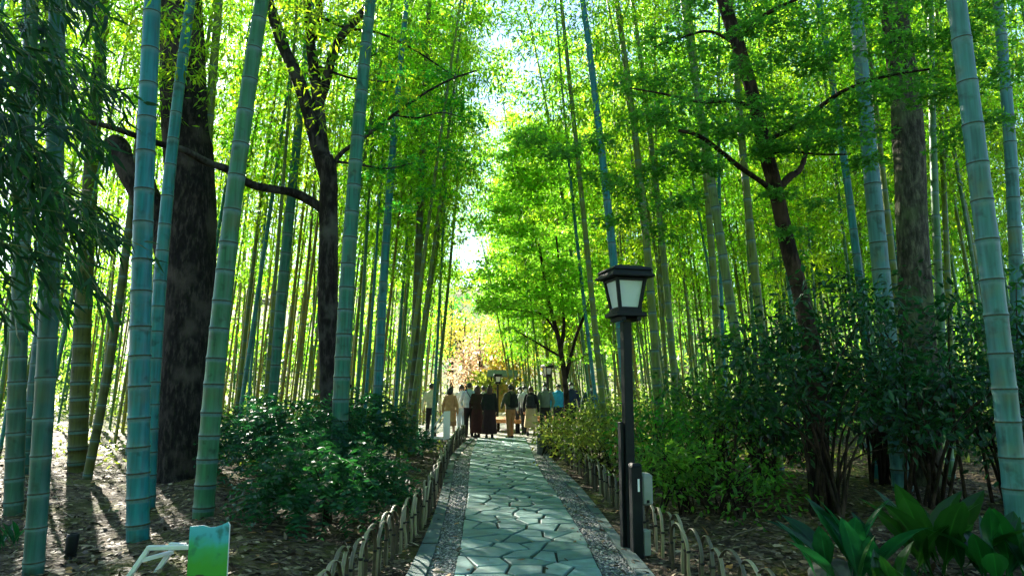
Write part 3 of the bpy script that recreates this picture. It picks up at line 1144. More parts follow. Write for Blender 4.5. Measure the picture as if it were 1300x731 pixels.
# huge dark trunk on the left
Yb = 12.0
base = GR(232, 610)
o = empty("broad_trunk_tree", (base.x, Yb, float(gz(base.x, Yb))), "huge dark-barked tree trunk with a broken side stub, left of the forked maple", "tree")
mb = MB()
limb(mb, [(232, 628), (233, 600), (236, 520), (240, 400), (241, 250), (234, 120), (230, 0), (226, -160)], Yb, 76, 50, 30, 0.05, 40)
limb(mb, [(222, 330), (205, 285), (180, 240), (158, 205), (146, 178)], Yb, 44, 26, 16, 0.10, 16)
for px in (196, 216, 250, 268):
    limb(mb, [(232 + (px - 232) * .55, 560), (px, 600), (px + (px - 232) * .35, 624)], Yb - .15, 30, 14, 10, 0.1, 10)
rel(mb, o.location).build("trunk", M_BARKD, o)
mb = MB()
rs = np.random.default_rng(5)
for k in range(40):
    c = (rs.normal(0, 2.2), rs.normal(0, 1.8), rs.uniform(7.5, 14))
    tier(mb, c, rs.uniform(.6, 1.2), rs.uniform(.6, 1.2), 90, .13, .25, 'rhomb', 0, rs=rs)
mb.build("crown", M_SHRUB, o)

# forked maple left of the path
Ym = 12.5
base = GR(424, 592)
o = empty("forked_maple_tree", (base.x, Ym, float(gz(base.x, Ym))), "forked maple with lichen-pale bark and a long bare branch reaching left", "tree")
mb = MB()
limb(mb, [(424, 600), (424, 545), (419, 470), (416, 380), (417, 300), (417, 225), (411, 200)], Ym, 29, 23, 16, 0.07, 26)
limb(mb, [(415, 225), (404, 190), (391, 140), (376, 95), (358, 55), (341, 0), (330, -60)], Ym, 20, 13, 12, 0.06, 24)
limb(mb, [(417, 225), (409, 185), (404, 130), (396, 70), (391, 20), (382, -60)], Ym, 19, 10, 12, 0.06, 22, [0, .1, .2, .3, .4, .5])
limb(mb, [(398, 50), (404, 20), (407, -40)], Ym + .3, 12, 9, 10, 0.05, 10)
limb(mb, [(405, 132), (413, 108), (421, 75), (432, 48), (455, 22), (474, 0), (490, -30)], Ym, 13, 9, 10, 0.06, 20, [0.2, .1, 0, -.1, -.2, -.3, -.4])
limb(mb, [(412, 268), (396, 256), (372, 245), (345, 240), (318, 234), (288, 215), (262, 206), (232, 190), (200, 182), (160, 168), (120, 156), (92, 152)], Ym, 13, 4.5, 10, 0.07, 40, [0, 0, -.2, -.5, -.9, -1.4, -1.8, -2.2, -2.6, -3.0, -3.3, -3.5])
tw = MB()
limb(mb, [(418, 222), (432, 196), (462, 175), (500, 146), (540, 118), (575, 100), (605, 90)], Ym, 7, 2, 8, 0.05, 22, [0, 0, .1, .2, .3, .4, .5])
limb(mb, [(424, 205), (450, 208), (490, 214), (520, 208)], Ym, 4, 1.6, 6, 0.05, 14, [0, -.3, -.6, -.9])
limb(mb, [(408, 22), (440, 36), (480, 42), (520, 60), (560, 86), (580, 100)], Ym, 5, 1.6, 8, 0.05, 18, [0.3, .4, .5, .6, .7, .8])
limb(mb, [(406, 85), (440, 98), (470, 102), (500, 105)], Ym, 4, 1.6, 8, 0.05, 14)
limb(mb, [(500, 146), (530, 150), (560, 143), (590, 150)], Ym, 3, 1.2, 6, 0.05, 12)
limb(mb, [(438, 560), (436, 500), (442, 486)], Ym - .1, 16, 12, 10, 0.1, 8)
rel(mb, o.location).build("trunk", M_BARKM, o)
mb = MB()
rs = np.random.default_rng(6)
for px, py, e, rx, n in [(470, 118, .1, .45, 240), (510, 128, .2, .55, 300), (490, 160, 0, .5, 260), (540, 150, .4, .5, 260), (575, 128, .6, .45, 240), (520, 205, -.9, .4, 220), (560, 185, .5, .5, 260),
                         (600, 150, .6, .4, 200), (500, 90, .5, .5, 240), (555, 92, .8, .45, 220), (450, 150, 0, .35, 150), (480, 215, -.5, .35, 150), (590, 205, .9, .45, 200), (460, 60, .4, .5, 220),
                         (520, 45, .8, .5, 220), (430, 30, .4, .5, 200), (350, -20, .2, .7, 260), (400, -50, .4, .8, 300), (470, -40, .2, .8, 300), (300, -40, 0, .7, 240), (545, 240, .8, .4, 160), (510, 260, .2, .4, 130)]:
    tier(mb, PT(px, py, Ym + e), rx, rx, n, .085, .05, 'star', 0, rs=rs)
rel(mb, o.location).build("crown", M_MAPLE, o)

# dark bent tree on the right whose flat leaf layers reach over the shrubs
Yd = 9.2
base = GR(1041, 650)
o = empty("bent_maple_tree", (base.x, Yd, float(gz(base.x, Yd))), "dark bent maple on the right, spreading flat layers of green leaves", "tree")
mb = MB()
limb(mb, [(1042, 668), (1041, 640), (1038, 560), (1034, 470), (1018, 380), (1000, 310), (988, 255), (972, 190), (950, 100), (928, 30), (915, -10), (895, -70)], Yd, 23, 16, 14, 0.07, 40)
limb(mb, [(988, 250), (968, 232), (940, 213), (912, 190), (886, 172), (862, 166)], Yd, 8, 4, 8, 0.05, 16, [0, -.2, -.4, -.6, -.8, -1.])
limb(mb, [(990, 240), (1002, 225), (1016, 215), (1024, 190), (1030, 160)], Yd, 11, 5, 8, 0.06, 14, [0, .1, .2, .3, .4])
limb(mb, [(970, 180), (1010, 160), (1060, 122), (1090, 108), (1130, 96), (1180, 88)], Yd, 7, 2.5, 8, 0.05, 20, [0, -.2, -.5, -.8, -1, -1.2])
limb(mb, [(960, 140), (930, 128), (890, 130), (845, 120), (800, 112)], Yd, 6, 2, 8, 0.05, 16, [0, -.2, -.4, -.5, -.6])
limb(mb, [(975, 196), (1000, 192), (1040, 196), (1080, 196)], Yd, 4, 2, 8, 0.05, 14, [0, -.3, -.7, -1.])
limb(mb, [(940, 60), (900, 40), (860, 50), (830, 60)], Yd, 5, 2, 8, 0.05, 14, [0, .2, .4, .6])
limb(mb, [(935, 50), (970, 20), (1010, 0), (1060, -20)], Yd, 7, 3, 8, 0.05, 14, [0, -.3, -.6, -1])
rel(mb, o.location).build("trunk", M_BARKB, o)
mb = MB()
rs = np.random.default_rng(8)
T = [(870, 135, -.5, .7), (920, 128, -.3, .6), (820, 150, -.4, .6), (770, 175, .2, .55), (900, 160, -.9, .5), (960, 145, -.4, .6), (1010, 150, -.4, .6), (1060, 148, -.7, .6), (1100, 115, -.9, .6), (1150, 100, -1., .6),
     (1200, 110, -1.3, .5), (1240, 70, -1.3, .5), (1280, 90, -1.2, .5), (1130, 50, -.8, .6), (1190, 40, -1., .6), (1250, 20, -1.2, .6), (1060, 60, -.5, .6), (1020, 90, -.3, .5), (985, 60, -.2, .5), (1090, 165, -1., .5),
     (1040, 180, -.8, .5), (990, 175, -.7, .5), (860, 185, -1., .45), (835, 215, -.7, .45), (800, 240, 0, .45), (875, 250, -.8, .4), (760, 225, .6, .45), (720, 190, 1.0, .5), (690, 170, 1.2, .4), (810, 100, .2, .6),
     (860, 90, .2, .6), (910, 60, .2, .6), (850, 45, .5, .6), (1100, 10, -.8, .7), (1010, 20, -.5, .6), (1180, -10, -1, .7), (1280, -20, -1.2, .7), (1040, -30, -.5, .8), (950, 0, 0, .7), (880, 10, .4, .6),
     (1030, 255, .2, .35), (1000, 330, .2, .3), (850, 290, .4, .35), (880, 215, -.8, .4), (1115, 200, -.9, .4), (1210, 170, -1.0, .4), (1260, 150, -1.2, .4), (985, 120, -.5, .4), (972, 190, -.5, .35), (950, 85, -.4, .4), (998, 235, -.4, .3), (930, 165, -.6, .45), (1005, 285, -.4, .25), (940, 30, -.4, .45), (895, 195, -.7, .4), (780, 270, .6, .4), (820, 265, .4, .35)]
for px, py, e, rx in T:
    for q in range(2):
        tier(mb, PT(px + rs.uniform(-18, 18), py + rs.uniform(-9, 9), Yd + e + rs.uniform(-.3, .3)), rx * rs.uniform(.6, 1), rx * rs.uniform(.6, 1.0), int(190 * rx / .5), .078, .035, 'star', 0, rs=rs)
rel(mb, o.location).build("crown", M_MAPLE, o)

# grey trunk on the right
Yg = 11.0
base = GR(1168, 622)
o = empty("grey_bark_tree", (base.x, Yg, float(gz(base.x, Yg))), "tall grey-barked tree trunk rising out of the evergreen shrubs on the right", "tree")
mb = MB()
limb(mb, [(1172, 634), (1170, 560), (1164, 420), (1158, 300), (1154, 190), (1144, 80), (1134, 0), (1120, -120)], Yg, 44, 31, 20, 0.05, 40)
limb(mb, [(1136, 20), (1160, -40), (1200, -120)], Yg, 20, 12, 10, 0.06, 12)
rel(mb, o.location).build("trunk", M_BARKG, o)
mb = MB()
rs = np.random.default_rng(9)
for k in range(40):
    tier(mb, (rs.normal(-.3, 2.0), rs.normal(0, 1.8), rs.uniform(7.4, 13)), rs.uniform(.6, 1.1), rs.uniform(.6, 1.1), 90, .12, .2, 'rhomb', 0, rs=rs)
mb.build("crown", M_SHRUB, o)

# pale young maple beyond the lamp
Yp = 18.5
base = GR(718, 566)
o = empty("pale_maple_tree", (PT(718, 500, Yp).x, Yp, float(gz(PT(718, 500, Yp).x, Yp))), "young maple with a V of thin trunks and pale sunlit layered leaves by the clearing", "tree")
mb = MB()
limb(mb, [(722, 572), (720, 520), (717, 480), (712, 445), (704, 410), (696, 380), (690, 345), (684, 310)], Yp, 8.5, 3, 10, 0.06, 24)
limb(mb, [(718, 480), (724, 455), (732, 425), (742, 400), (750, 370), (752, 340)], Yp, 5.5, 2, 8, 0.06, 18)
limb(mb, [(712, 445), (716, 415), (714, 380), (710, 340), (706, 300)], Yp, 5, 2, 8, 0.06, 16)
limb(mb, [(708, 425), (690, 400), (668, 395), (640, 392), (615, 388)], Yp, 3.2, 1.2, 8, 0.06, 16)
limb(mb, [(716, 455), (690, 440), (665, 425), (648, 415)], Yp, 3.2, 1.2, 8, 0.06, 14)
limb(mb, [(722, 460), (745, 450), (760, 440)], Yp, 3.2, 1.4, 8, 0.06, 10)
rel(mb, o.location).build("trunk", M_BARKB, o)
mb = MB()
rs = np.random.default_rng(10)
for k in range(120):
    u = rs.uniform(-1, 1)
    py = 395 - 240 * rs.uniform(0, 1) ** 1.1
    hw = 78 * math.sqrt(max(.05, 1 - ((py - 345) / 205) ** 2))
    tier(mb, PT(690 + u * hw, py + 14 * abs(u), Yp + rs.uniform(-1.4, 1.4)), rs.uniform(.4, .75), rs.uniform(.4, .75), 170, .12, .05, 'star', 0, rs=rs)
for px, py in ((625, 392), (650, 398), (645, 416), (668, 428), (760, 440), (740, 452), (620, 384), (700, 455)):
    tier(mb, PT(px, py, Yp + rs.uniform(-.5, .5)), .5, .5, 130, .11, .04, 'star', 0, rs=rs)
rel(mb, o.location).build("crown", M_MAPLEP, o)


# smaller trees beyond the clearing
def far_tree(px, Y, h, cr, mat, label, seed, name="autumn_tree", n=1500, leaf=.26, zc=.62):
    rs = np.random.default_rng(seed)
    x = PT(px, 490, Y).x
    o = empty(name, (x, Y, float(gz(x, Y))), label, "tree")
    mb = MB()
    v, f = tube(smooth_pts([(0, 0, -.2), (.1, 0, h * .3), (-.1, .1, h * .6), (0, 0, h * .9)], 10), np.linspace(h * .022, h * .006, 10), 8, .05)
    mb.add(v, f)
    cs = []
    for k in range(9):
        a = rs.uniform(0, 6.28)
        c = np.array([math.cos(a) * cr * rs.uniform(.3, .8), math.sin(a) * cr * rs.uniform(.3, .8), h * (zc + rs.uniform(-.24, .28))])
        cs.append(c)
        v, f = tube(smooth_pts([(0, 0, c[2] * .6), c * .5 + np.array([0, 0, c[2] * .4]), c], 8), np.linspace(h * .008, h * .002, 8), 5, 0)
        mb.add(v, f)
    mb.build("trunk", M_BARKB, o)
    mb = MB()
    for c in cs:
        m = n // 9
        d = unit(rs.normal(0, 1, (m, 3)))
        r = rs.uniform(.3, 1, m)[:, None] ** .5
        p = c + d * r * np.array([cr * .55, cr * .55, h * .16]) * rs.uniform(.8, 1.2)
        leaves(mb, p, d + rs.normal(0, .6, (m, 3)), rs.normal(0, .6, (m, 3)) + np.array([0, 0, 1]), leaf * rs.uniform(.6, 1.3, m), leaf * .55 * rs.uniform(.7, 1.3, m), 'rhomb')
    mb.build("crown", mat, o)
    return o


far_tree(610, 44, 6.2, 2.1, M_AUTUMN, "russet autumn tree showing in the gap above the crowd", 21)
far_tree(590, 52, 7.5, 2.6, M_GOLD, "golden autumn tree at the far end of the path", 22)
far_tree(648, 40, 4.6, 1.6, M_GOLD, "small golden-leaved tree beside the wooden notice shelter", 23)
far_tree(628, 34, 2.6, 1.2, M_SHRUBY, "low yellow-green tree behind the far lamp", 24, "young_tree")
far_tree(572, 60, 10, 3.2, M_SHRUB, "broad green tree closing the far end of the path", 25, "green_tree", 2200)
far_tree(640, 66, 9, 3.4, M_MAPLEP, "bright green tree far beyond the shelter", 26, "green_tree", 2200)


# ------------------------------------------------------------------ background mass of bamboo and woods
rs = np.random.default_rng(31)
mb = MB()
for k in range(420):
    x, y = rs.uniform(-44, 44), rs.uniform(42, 50)
    if -4.6 < x < -0.9 + (50 - y) * .02:
        continue
    lean = rs.normal(.05, .035) * (1 if x < -2 else -1.3)
    H = rs.uniform(12, 17)
    P = [(x + lean * z + .02 * lean * z * z / 3, y, z) for z in np.linspace(-.1, H, 7)]
    v, f = tube(P, np.linspace(.055, .02, 7) * rs.uniform(.8, 1.3), 5, 0, False)
    mb.add(v, f, 0)
n = 52000
x, y = rs.uniform(-46, 46, n), rs.uniform(42, 51, n)
z = 2.6 + np.where(x < -6, 10, 14) * rs.beta(1.6, 1.3, n)
cl = np.sin(x * 1.3 + y * .7) + np.sin(z * 1.7 + x * .9 + 1) + np.sin(y * 1.1 - z * .8)
keep = (cl > -0.75) & ~((x > -4.4) & (x < -1.0) & (z < 11)) & ~((x > -3.9) & (x < -1.5))
b = np.stack([x, y, z], 1)[keep]
m = len(b)
leaves(mb, b, rs.normal(0, .8, (m, 3)) + np.array([0, 0, -.5]), rs.normal(0, .6, (m, 3)) + np.array([0, 0, 1]), rs.uniform(.24, .5, m), rs.uniform(.08, .15, m), 'rhomb', 1)
n = 42000
x, y = rs.uniform(-46, 46, n), rs.uniform(35, 54, n)
z = np.where(y > 40, 5.5, 1.8) * rs.beta(.9, 1.8, n)
keep = ~((x > -4.6) & (x < -.4)) & (np.sin(x * .8 + 1) + np.sin(x * .37 + y) > -.6)
b = np.stack([x, y, z], 1)[keep]
m = len(b)
leaves(mb, b, rs.normal(0, .8, (m, 3)), rs.normal(0, .6, (m, 3)) + np.array([0, 0, 1]), rs.uniform(.2, .4, m), rs.uniform(.09, .16, m), 'rhomb', 2)
n = 34000                                   # unseen leaf mass behind the viewpoint, added to block frontal sky light
x, y = rs.uniform(-22, 22, n), rs.uniform(-15, -4, n)
b = np.stack([x, y, rs.uniform(.2, 13, n)], 1)
leaves(mb, b, rs.normal(0, .8, (n, 3)) + np.array([0, 0, -.5]), rs.normal(0, .8, (n, 3)) + np.array([0, 0, 1]), rs.uniform(.3, .6, n), rs.uniform(.12, .2, n), 'rhomb', 1)
tag(mb.build("bamboo_thicket", [M_CULM, M_BLEAF, M_SHRUBY]), "dense bamboo thicket closing the view behind both groves", "bamboo thicket", kind="stuff")

mb = MB()
for k in range(260):
    x, y = rs.uniform(-330, 330), rs.uniform(120, 440)
    zb = float(gz(x, y))
    m = 130
    d = unit(rs.normal(0, 1, (m, 3)))
    R0 = rs.uniform(5, 9)
    p = np.array([x, y, zb + R0 * .8]) + d * R0 * rs.uniform(.7, 1.05, (m, 1)) * np.array([1, 1, .85])
    leaves(mb, p, rs.normal(0, 1, (m, 3)), d, rs.uniform(1.4, 3.0, m), rs.uniform(1.0, 2.0, m), 'rhomb')
tag(mb.build("hill_woods", M_SHRUB), "hazy wooded hillside far behind the groves", "woods", kind="stuff")

# ground cover in the groves and litter on the ground
mb = MB()
n = 24000
y = rs.uniform(12, 44, n)
x = rs.uniform(-1, 1, n) * (y * .8 + 1)
patch = np.sin(x * .9 + .5 * y) + np.sin(x * .33 - y * .6 + 2) + .6 * np.sin(1.9 * x + 1.3 * y)
clear = (x > -1.75) & (x < 1.75) & (y < 21) | (y > 20) & (y < 32) & (x > -4.9) & (x < 3.4) | (y >= 32) & (x > -3.4 - .03 * (y - 30)) & (x < -.7)
keep = (patch > np.where((x < -2) & (y > 13.5), -.5, .45)) & ~clear
x, y = x[keep], y[keep]
m = len(x)
b = np.stack([x, y, gz(x, y) + rs.uniform(0, .35, m) ** 1.5], 1)
leaves(mb, b, rs.normal(0, 1, (m, 3)) * np.array([1, 1, .3]) + np.array([0, 0, .3]), rs.normal(0, .5, (m, 3)) + np.array([0, 0, 1]), rs.uniform(.1, .24, m), rs.uniform(.035, .07, m), 'rhomb')
tag(mb.build("undergrowth", M_SHRUBY), "low yellow-green undergrowth between the bamboo feet", "undergrowth", kind="stuff")

M_LITTER = islandmat("fallen_leaf", [(0, (0.02, 0.014, 0.008)), (0.4, (0.06, 0.04, 0.021)), (0.75, (0.13, 0.095, 0.053)), (0.93, (0.32, 0.26, 0.16)), (1, (0.34, 0.16, 0.04))], 0.7, 0.3, 20, .2)
mb = MB()
n = 46000
y = 3.5 + 22 * rs.uniform(0, 1, n) ** 1.6
x = rs.uniform(-1, 1, n) * (y * .8 + 1)
prob = np.where((x > -1.12) & (x < 1.42) & (y < 21), np.where((x > KL(y)) & (x < KR(y)), np.where((x > SL(y)) & (x < SR(y)), .03, .10), .6), 1.0)
keep = rs.uniform(0, 1, n) < prob
x, y = x[keep], y[keep]
m = len(x)
on = (x > KL(y)) & (x < KR(y)) & (y < 21.5)
b = np.stack([x, y, np.where(on, .028, gz(x, y) + .004 + rs.uniform(0, .02, m))], 1)
leaves(mb, b, rs.normal(0, 1, (m, 3)) * np.array([1, 1, .12]), rs.normal(0, .35, (m, 3)) + np.array([0, 0, 1]), rs.uniform(.05, .14, m), rs.uniform(.018, .045, m), 'blade')
tag(mb.build("fallen_leaves", M_LITTER), "dry fallen bamboo leaves scattered over the ground", "fallen leaves", kind="stuff")

mb = MB()
for k in range(260):
    y = 4.5 + 12 * rs.uniform(0, 1) ** 1.5
    x = rs.uniform(-1, 1) * (y * .8 + 1)
    if -1.5 < x < 1.8:
        continue
    a, ln = rs.uniform(0, 6.28), rs.uniform(.15, .8)
    q = np.array([(x + math.cos(a) * ln * t_, y + math.sin(a) * ln * t_) for t_ in (-.5, -.15, .2, .5)]) + rs.normal(0, .02, (4, 2))
    v, f = tube([(u_, w_, float(gz(u_, w_)) + .012 + rs.uniform(0, .02)) for u_, w_ in q], np.linspace(.006, .003, 4) * rs.uniform(.6, 1.4), 5, 0, False)
    mb.add(v, f)
tag(mb.build("fallen_twigs", plain("dead_twig", (0.12, 0.095, 0.06), .8, .4, 20)), "dead twigs and split bamboo scraps lying in the litter", "fallen twigs", kind="stuff")


# ------------------------------------------------------------------ shrubs
def stems(mb, h, w, k, rs, r=.012, mat=1):
    for _ in range(k):
        a = rs.uniform(0, 6.28)
        e = np.array([math.cos(a) * w * rs.uniform(.3, .8), math.sin(a) * w * rs.uniform(.3, .8), h * rs.uniform(.6, .9)])
        v, f = tube(smooth_pts([(rs.normal(0, .05), rs.normal(0, .05), -.05), e * np.array([.35, .35, .55]), e], 9), np.linspace(r, r * .35, 9), 6, .05, False)
        mb.add(v, f, mat)


def frond_shrub(x, y, w, h, n, label, seed, mat=M_FROND, fl=.46, ls=.10, group=None, zmin=.12):
    """shrub of arching feathery fronds, each a rib with paired leaflets."""
    rs = np.random.default_rng(seed)
    o = empty("feathery_shrub", (x, y, float(gz(x, y))), label, "shrub", group)
    st = MB()
    stems(st, h * .85, w * .7, 9, rs, .013, 0)
    st.build("stem", M_BARKB, o)
    mb = MB()
    for k in range(n):
        a = rs.uniform(0, 6.28)
        rr = rs.uniform(.1, 1) ** .6
        top = h * (1 - .55 * rr ** 2)
        z = zmin + (top - zmin) * rs.uniform(.25, 1)
        p = np.array([math.cos(a) * rr * w, math.sin(a) * rr * w, z])
        d = unit(np.array([math.cos(a), math.sin(a), rs.uniform(-.1, .7)]) + rs.normal(0, .35, 3))
        Ln = fl * rs.uniform(.7, 1.25)
        m = 9
        pts = [p]
        for s in range(m):
            p = p + d * Ln / m
            d = unit(d + np.array([0, 0, -.13]))
            pts.append(p)
        pts = np.array(pts)
        v, f = tube(pts, np.linspace(.004, .0015, m + 1), 3, 0, False)
        mb.add(v, f, 0)
        T = np.gradient(pts, axis=0)
        sd_ = unit(np.cross(T, np.array([0, 0, 1.0]) + rs.normal(0, .2, 3)))
        nn = np.cross(sd_, T)
        env = np.sin(np.linspace(.5, 2.9, m + 1))[1:]
        for sgn in (-1, 1):
            leaves(mb, pts[1:], sgn * sd_[1:] + .55 * unit(T[1:]) + rs.normal(0, .12, (m, 3)), nn[1:] + rs.normal(0, .2, (m, 3)), ls * (.5 + .6 * env), ls * .31, 'blade', 0)
    mb.build("foliage", mat, o)
    return o


def leaf_shrub(x, y, w, h, n, label, seed, mat, ll=.10, lw=.045, name="evergreen_shrub", shape='oval', clumps=26, zlow=.15, st=8, group=None, dep=None, sig=.17):
    """bush of leaf clumps on branching stems, uneven, with gaps."""
    rs = np.random.default_rng(seed)
    o = empty(name, (x, y, float(gz(x, y))), label, "shrub", group)
    dep = dep or w
    mb = MB()
    cs = []
    for k in range(clumps):
        a = rs.uniform(0, 6.28)
        rr = rs.uniform(.05, 1) ** .55
        zt = h * (1 - .40 * rr ** 2.2)
        z = h * zlow + (zt - h * zlow) * rs.uniform(0, 1) ** .75
        cs.append(np.array([math.cos(a) * rr * w, math.sin(a) * rr * dep, z]))
    roots = [np.array([rs.normal(0, .10 + w * .12), rs.normal(0, .1), -.05]) for _ in range(st)]
    for c in cs[::(2 if zlow > .22 else 1)]:
        r_ = roots[rs.integers(0, st)]
        mid = r_ * .5 + c * .5 + np.array([0, 0, h * .08]) - np.array([c[0], c[1], 0]) * .2
        v, f = tube(smooth_pts([r_, mid, c], 9), np.linspace(.006 + .006 * h, .004, 9), 6, .06, False)
        mb.add(v, f, 0)
    mb.build("stem", M_BARKB, o)
    mb = MB()
    per = n // clumps
    for c in cs:
        m = int(per * rs.uniform(.5, 1.5))
        s = sig * (.7 + .5 * w) * rs.uniform(.7, 1.3)
        d = rs.normal(0, 1, (m, 3)) * np.array([1, 1, .6])
        q = c + d * s
        leaves(mb, q, unit(d) + np.array([0, 0, -.15]) + rs.normal(0, .5, (m, 3)), np.array([0, 0, 1.0]) + rs.normal(0, .5, (m, 3)), ll * rs.uniform(.65, 1.25, m), lw * rs.uniform(.7, 1.2, m), shape, 0)
    mb.build("foliage", mat, o)
    return o


for px, py, w, h, n, lab in [(415, 668, .70, .95, 220, "dark feathery shrub pressing against the left hoop fence at the front"),
                             (372, 615, 1.05, 1.4, 300, "dark feathery shrub right of the display board, middle of its thicket"),
                             (462, 590, .80, 1.5, 270, "tallest dark feathery shrub of the left thicket, below the forked maple"),
                             (312, 585, .75, 1.25, 150, "dark feathery shrub reaching toward the thick ringed teal culm"),
                             (415, 572, .9, 1.30, 180, "dark feathery shrub at the back of the left thicket"),
                             (520, 575, .40, .75, 60, "small feathery shrub at the corner by the white display panel")]:
    p = GR(px, py)
    frond_shrub(p.x, p.y, w, h, int(n * 1.35), lab, int(px))

for px, Y, w, h, n, lab in [(1050, 8.5, 1.15, 2.9, 2300, "tall dark glossy evergreen shrub around the foot of the bent maple"),
                            (1180, 8.9, 1.3, 3.0, 2500, "tall dark glossy evergreen shrub in front of the grey trunk"),
                            (1262, 9.6, 1.1, 3.2, 2200, "dark evergreen shrub behind the thick chalky culm"),
                            (960, 9.8, 1.25, 2.5, 1900, "dark evergreen shrub left of the bent maple with low spreading branches"),
                            (1120, 11.0, 1.5, 3.8, 2400, "tallest dark evergreen shrub between the two grey stems"),
                            (1330, 8.6, .9, 2.6, 1300, "dark evergreen shrub cut by the right edge of the view")]:
    x = PT(px, 490, Y).x
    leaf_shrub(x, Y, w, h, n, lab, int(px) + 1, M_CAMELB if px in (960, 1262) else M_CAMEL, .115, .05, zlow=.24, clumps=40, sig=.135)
for px, Y, w, h, n, lab, mt in [(735, 15.2, .85, 1.25, 1700, "yellowing bush between the stone block and the lamp post", M_SHRUBY),
                                (772, 12.6, .75, 1.15, 1500, "yellow-green bush just left of the lamp post", M_SHRUBY),
                                (835, 11.5, .8, 1.35, 1500, "bushy green shrub right of the lamp post", M_SHRUB),
                                (790, 17.5, 1.0, 1.5, 1400, "yellow-green bush behind the lamp post near the clearing", M_SHRUBY),
                                (880, 13.5, 1.0, 1.7, 1500, "dull green shrub behind the roadside shrubs", M_SHRUB),
                                (862, 8.9, .62, 1.15, 900, "fresh green shrub with bare lower stems behind the meter box", M_SHRUB),
                                (920, 8.6, .65, .95, 900, "low fresh green shrub on the litter right of the hoop fence", M_SHRUB),
                                (900, 10.8, .8, 1.75, 1300, "taller fresh green shrub standing behind the low one", M_SHRUB),
                                (1010, 15.5, 1.3, 1.8, 1300, "green shrub glowing behind the dark evergreens", M_SHRUB),
                                (1120, 16.5, 1.6, 2.4, 1500, "light green shrub deep in the right grove", M_SHRUB),
                                (1290, 15.5, 1.5, 2.6, 1300, "light green shrub behind the chalky culm", M_SHRUB),
                                (706, 16.3, .5, .95, 700, "small yellowing bush beside the stone block", M_SHRUBY)]:
    x = PT(px, 490, Y).x
    leaf_shrub(x, Y, w, h, n, lab, int(px * 3), mt, .095, .042, "leafy_shrub", 'oval', 30, .2, 9)


# broad blades at the lower right
def blade_plant(px, py, n, ln, label, seed, wf=.25):
    rs = np.random.default_rng(seed)
    p = GR(px, py)
    mb = MB()
    pw_ = []
    for k in range(n):
        a = rs.uniform(0, 6.28)
        el = rs.uniform(.75, 1.45)
        d = np.array([math.cos(a) * math.cos(el), math.sin(a) * math.cos(el), math.sin(el)])
        q = np.array([rs.normal(0, .12), rs.normal(0, .10), -.02])
        Ln = ln * rs.uniform(.75, 1.2)
        m = 13
        pts = [q]
        for s in range(m):
            q = q + d * Ln / m
            d = unit(d + np.array([math.cos(a), math.sin(a), -.9]) * .045 * (s / m) * rs.uniform(.5, 2.4))
            pts.append(q)
        pts = np.array(pts)
        T = unit(np.gradient(pts, axis=0))
        sd_ = unit(np.cross(T, np.array([math.cos(a + rs.normal(0, .5)) * .2, math.sin(a) * .2, 1.0])))
        nn = np.cross(sd_, T)
        t = np.linspace(0, 1, m + 1)
        ww = Ln * wf * .5 * np.where(t < .25, .08 + .10 * t, np.sin(np.pi * np.clip((t - .2) / .8, 0, 1)) ** .95 + .02)
        ww[-1] = .001
        wv = ww * (1 + rs.normal(0, .05, m + 1))
        cols = [(-1, .22 + rs.normal(0, .08), .0), (-.55, .12, .16), (-.5, .10, 0), (-.09, .03, .03), (0, 0, 1), (.09, .03, .03), (.5, .10, 0), (.55, .12, .16), (1, .22 + rs.normal(0, .08), 0)]
        V = np.concatenate([pts + sd_ * (wv * c)[:, None] + nn * (ww * l_)[:, None] for c, l_, _ in cols])
        pw_ += [q_ * (1 - .7 * t) for _, _, q_ in cols]
        k_ = np.arange(m)
        M_ = m + 1
        mb.add(V, np.concatenate([np.stack([k_ + j * M_, k_ + 1 + j * M_, k_ + (j + 1) * M_ + 1, k_ + (j + 1) * M_], 1) for j in range(8)]), 0, True)
    mb.powder = np.concatenate(pw_)
    o = mb.build("broad_leaf_plant", M_ASPI)
    o.location = (p.x, p.y, float(gz(p.x, p.y)))
    return tag(o, label, "plant")


blade_plant(1085, 735, 18, .74, "clump of broad dark green blades, leftmost at the lower corner", 41)
blade_plant(1190, 722, 17, .86, "clump of broad dark green blades with the tallest upright leaf", 42)
blade_plant(1268, 738, 15, .68, "clump of broad dark green blades at the foot of the chalky culm", 43)
blade_plant(1140, 760, 12, .52, "low clump of broad dark green blades at the very front", 44)
blade_plant(10, 690, 14, .40, "small leafy clump at the left frame edge by the bamboo feet", 45, .16)

# leaves hanging in front at the upper left, from the dusky front culm
host = [o for o in bpy.data.objects if o.get("label", "").startswith("thick dusky bamboo culm")][0]
rs = np.random.default_rng(51)
mb = MB()
for k in range(185):
    px = rs.uniform(-95, 92)
    py = rs.uniform(-120, 350) - max(0, px - 60) * 1.2
    Y = rs.uniform(4.2, 5.9)
    p = np.array(PT(px, py, Y))
    a = rs.uniform(-.6, .5)
    d = unit(np.array([.75, a, -.25 + rs.normal(0, .25)]))
    Ln = rs.uniform(.4, .75)
    pts = [p]
    for s in range(8):
        p = p + d * Ln / 8
        d = unit(d + np.array([-.01, 0, -.11]))
        pts.append(p)
    pts = np.array(pts)
    v, f = tube(pts, np.linspace(.004, .001, 9), 4, 0, False)
    mb.add(v, f, 1)
    n = 22
    t = rs.uniform(.5, 7.99, n)
    i = t.astype(int)
    q = pts[i] + (pts[i + 1] - pts[i]) * (t - i)[:, None] + rs.normal(0, .03, (n, 3))
    dr = unit(pts[i + 1] - pts[i]) * .7 + rs.normal(0, .5, (n, 3)) + np.array([.15, 0, -.5])
    leaves(mb, q, dr, rs.normal(0, .6, (n, 3)) + np.array([0, -.5, .8]), rs.uniform(.12, .23, n), rs.uniform(.018, .030, n), 'blade', 0)
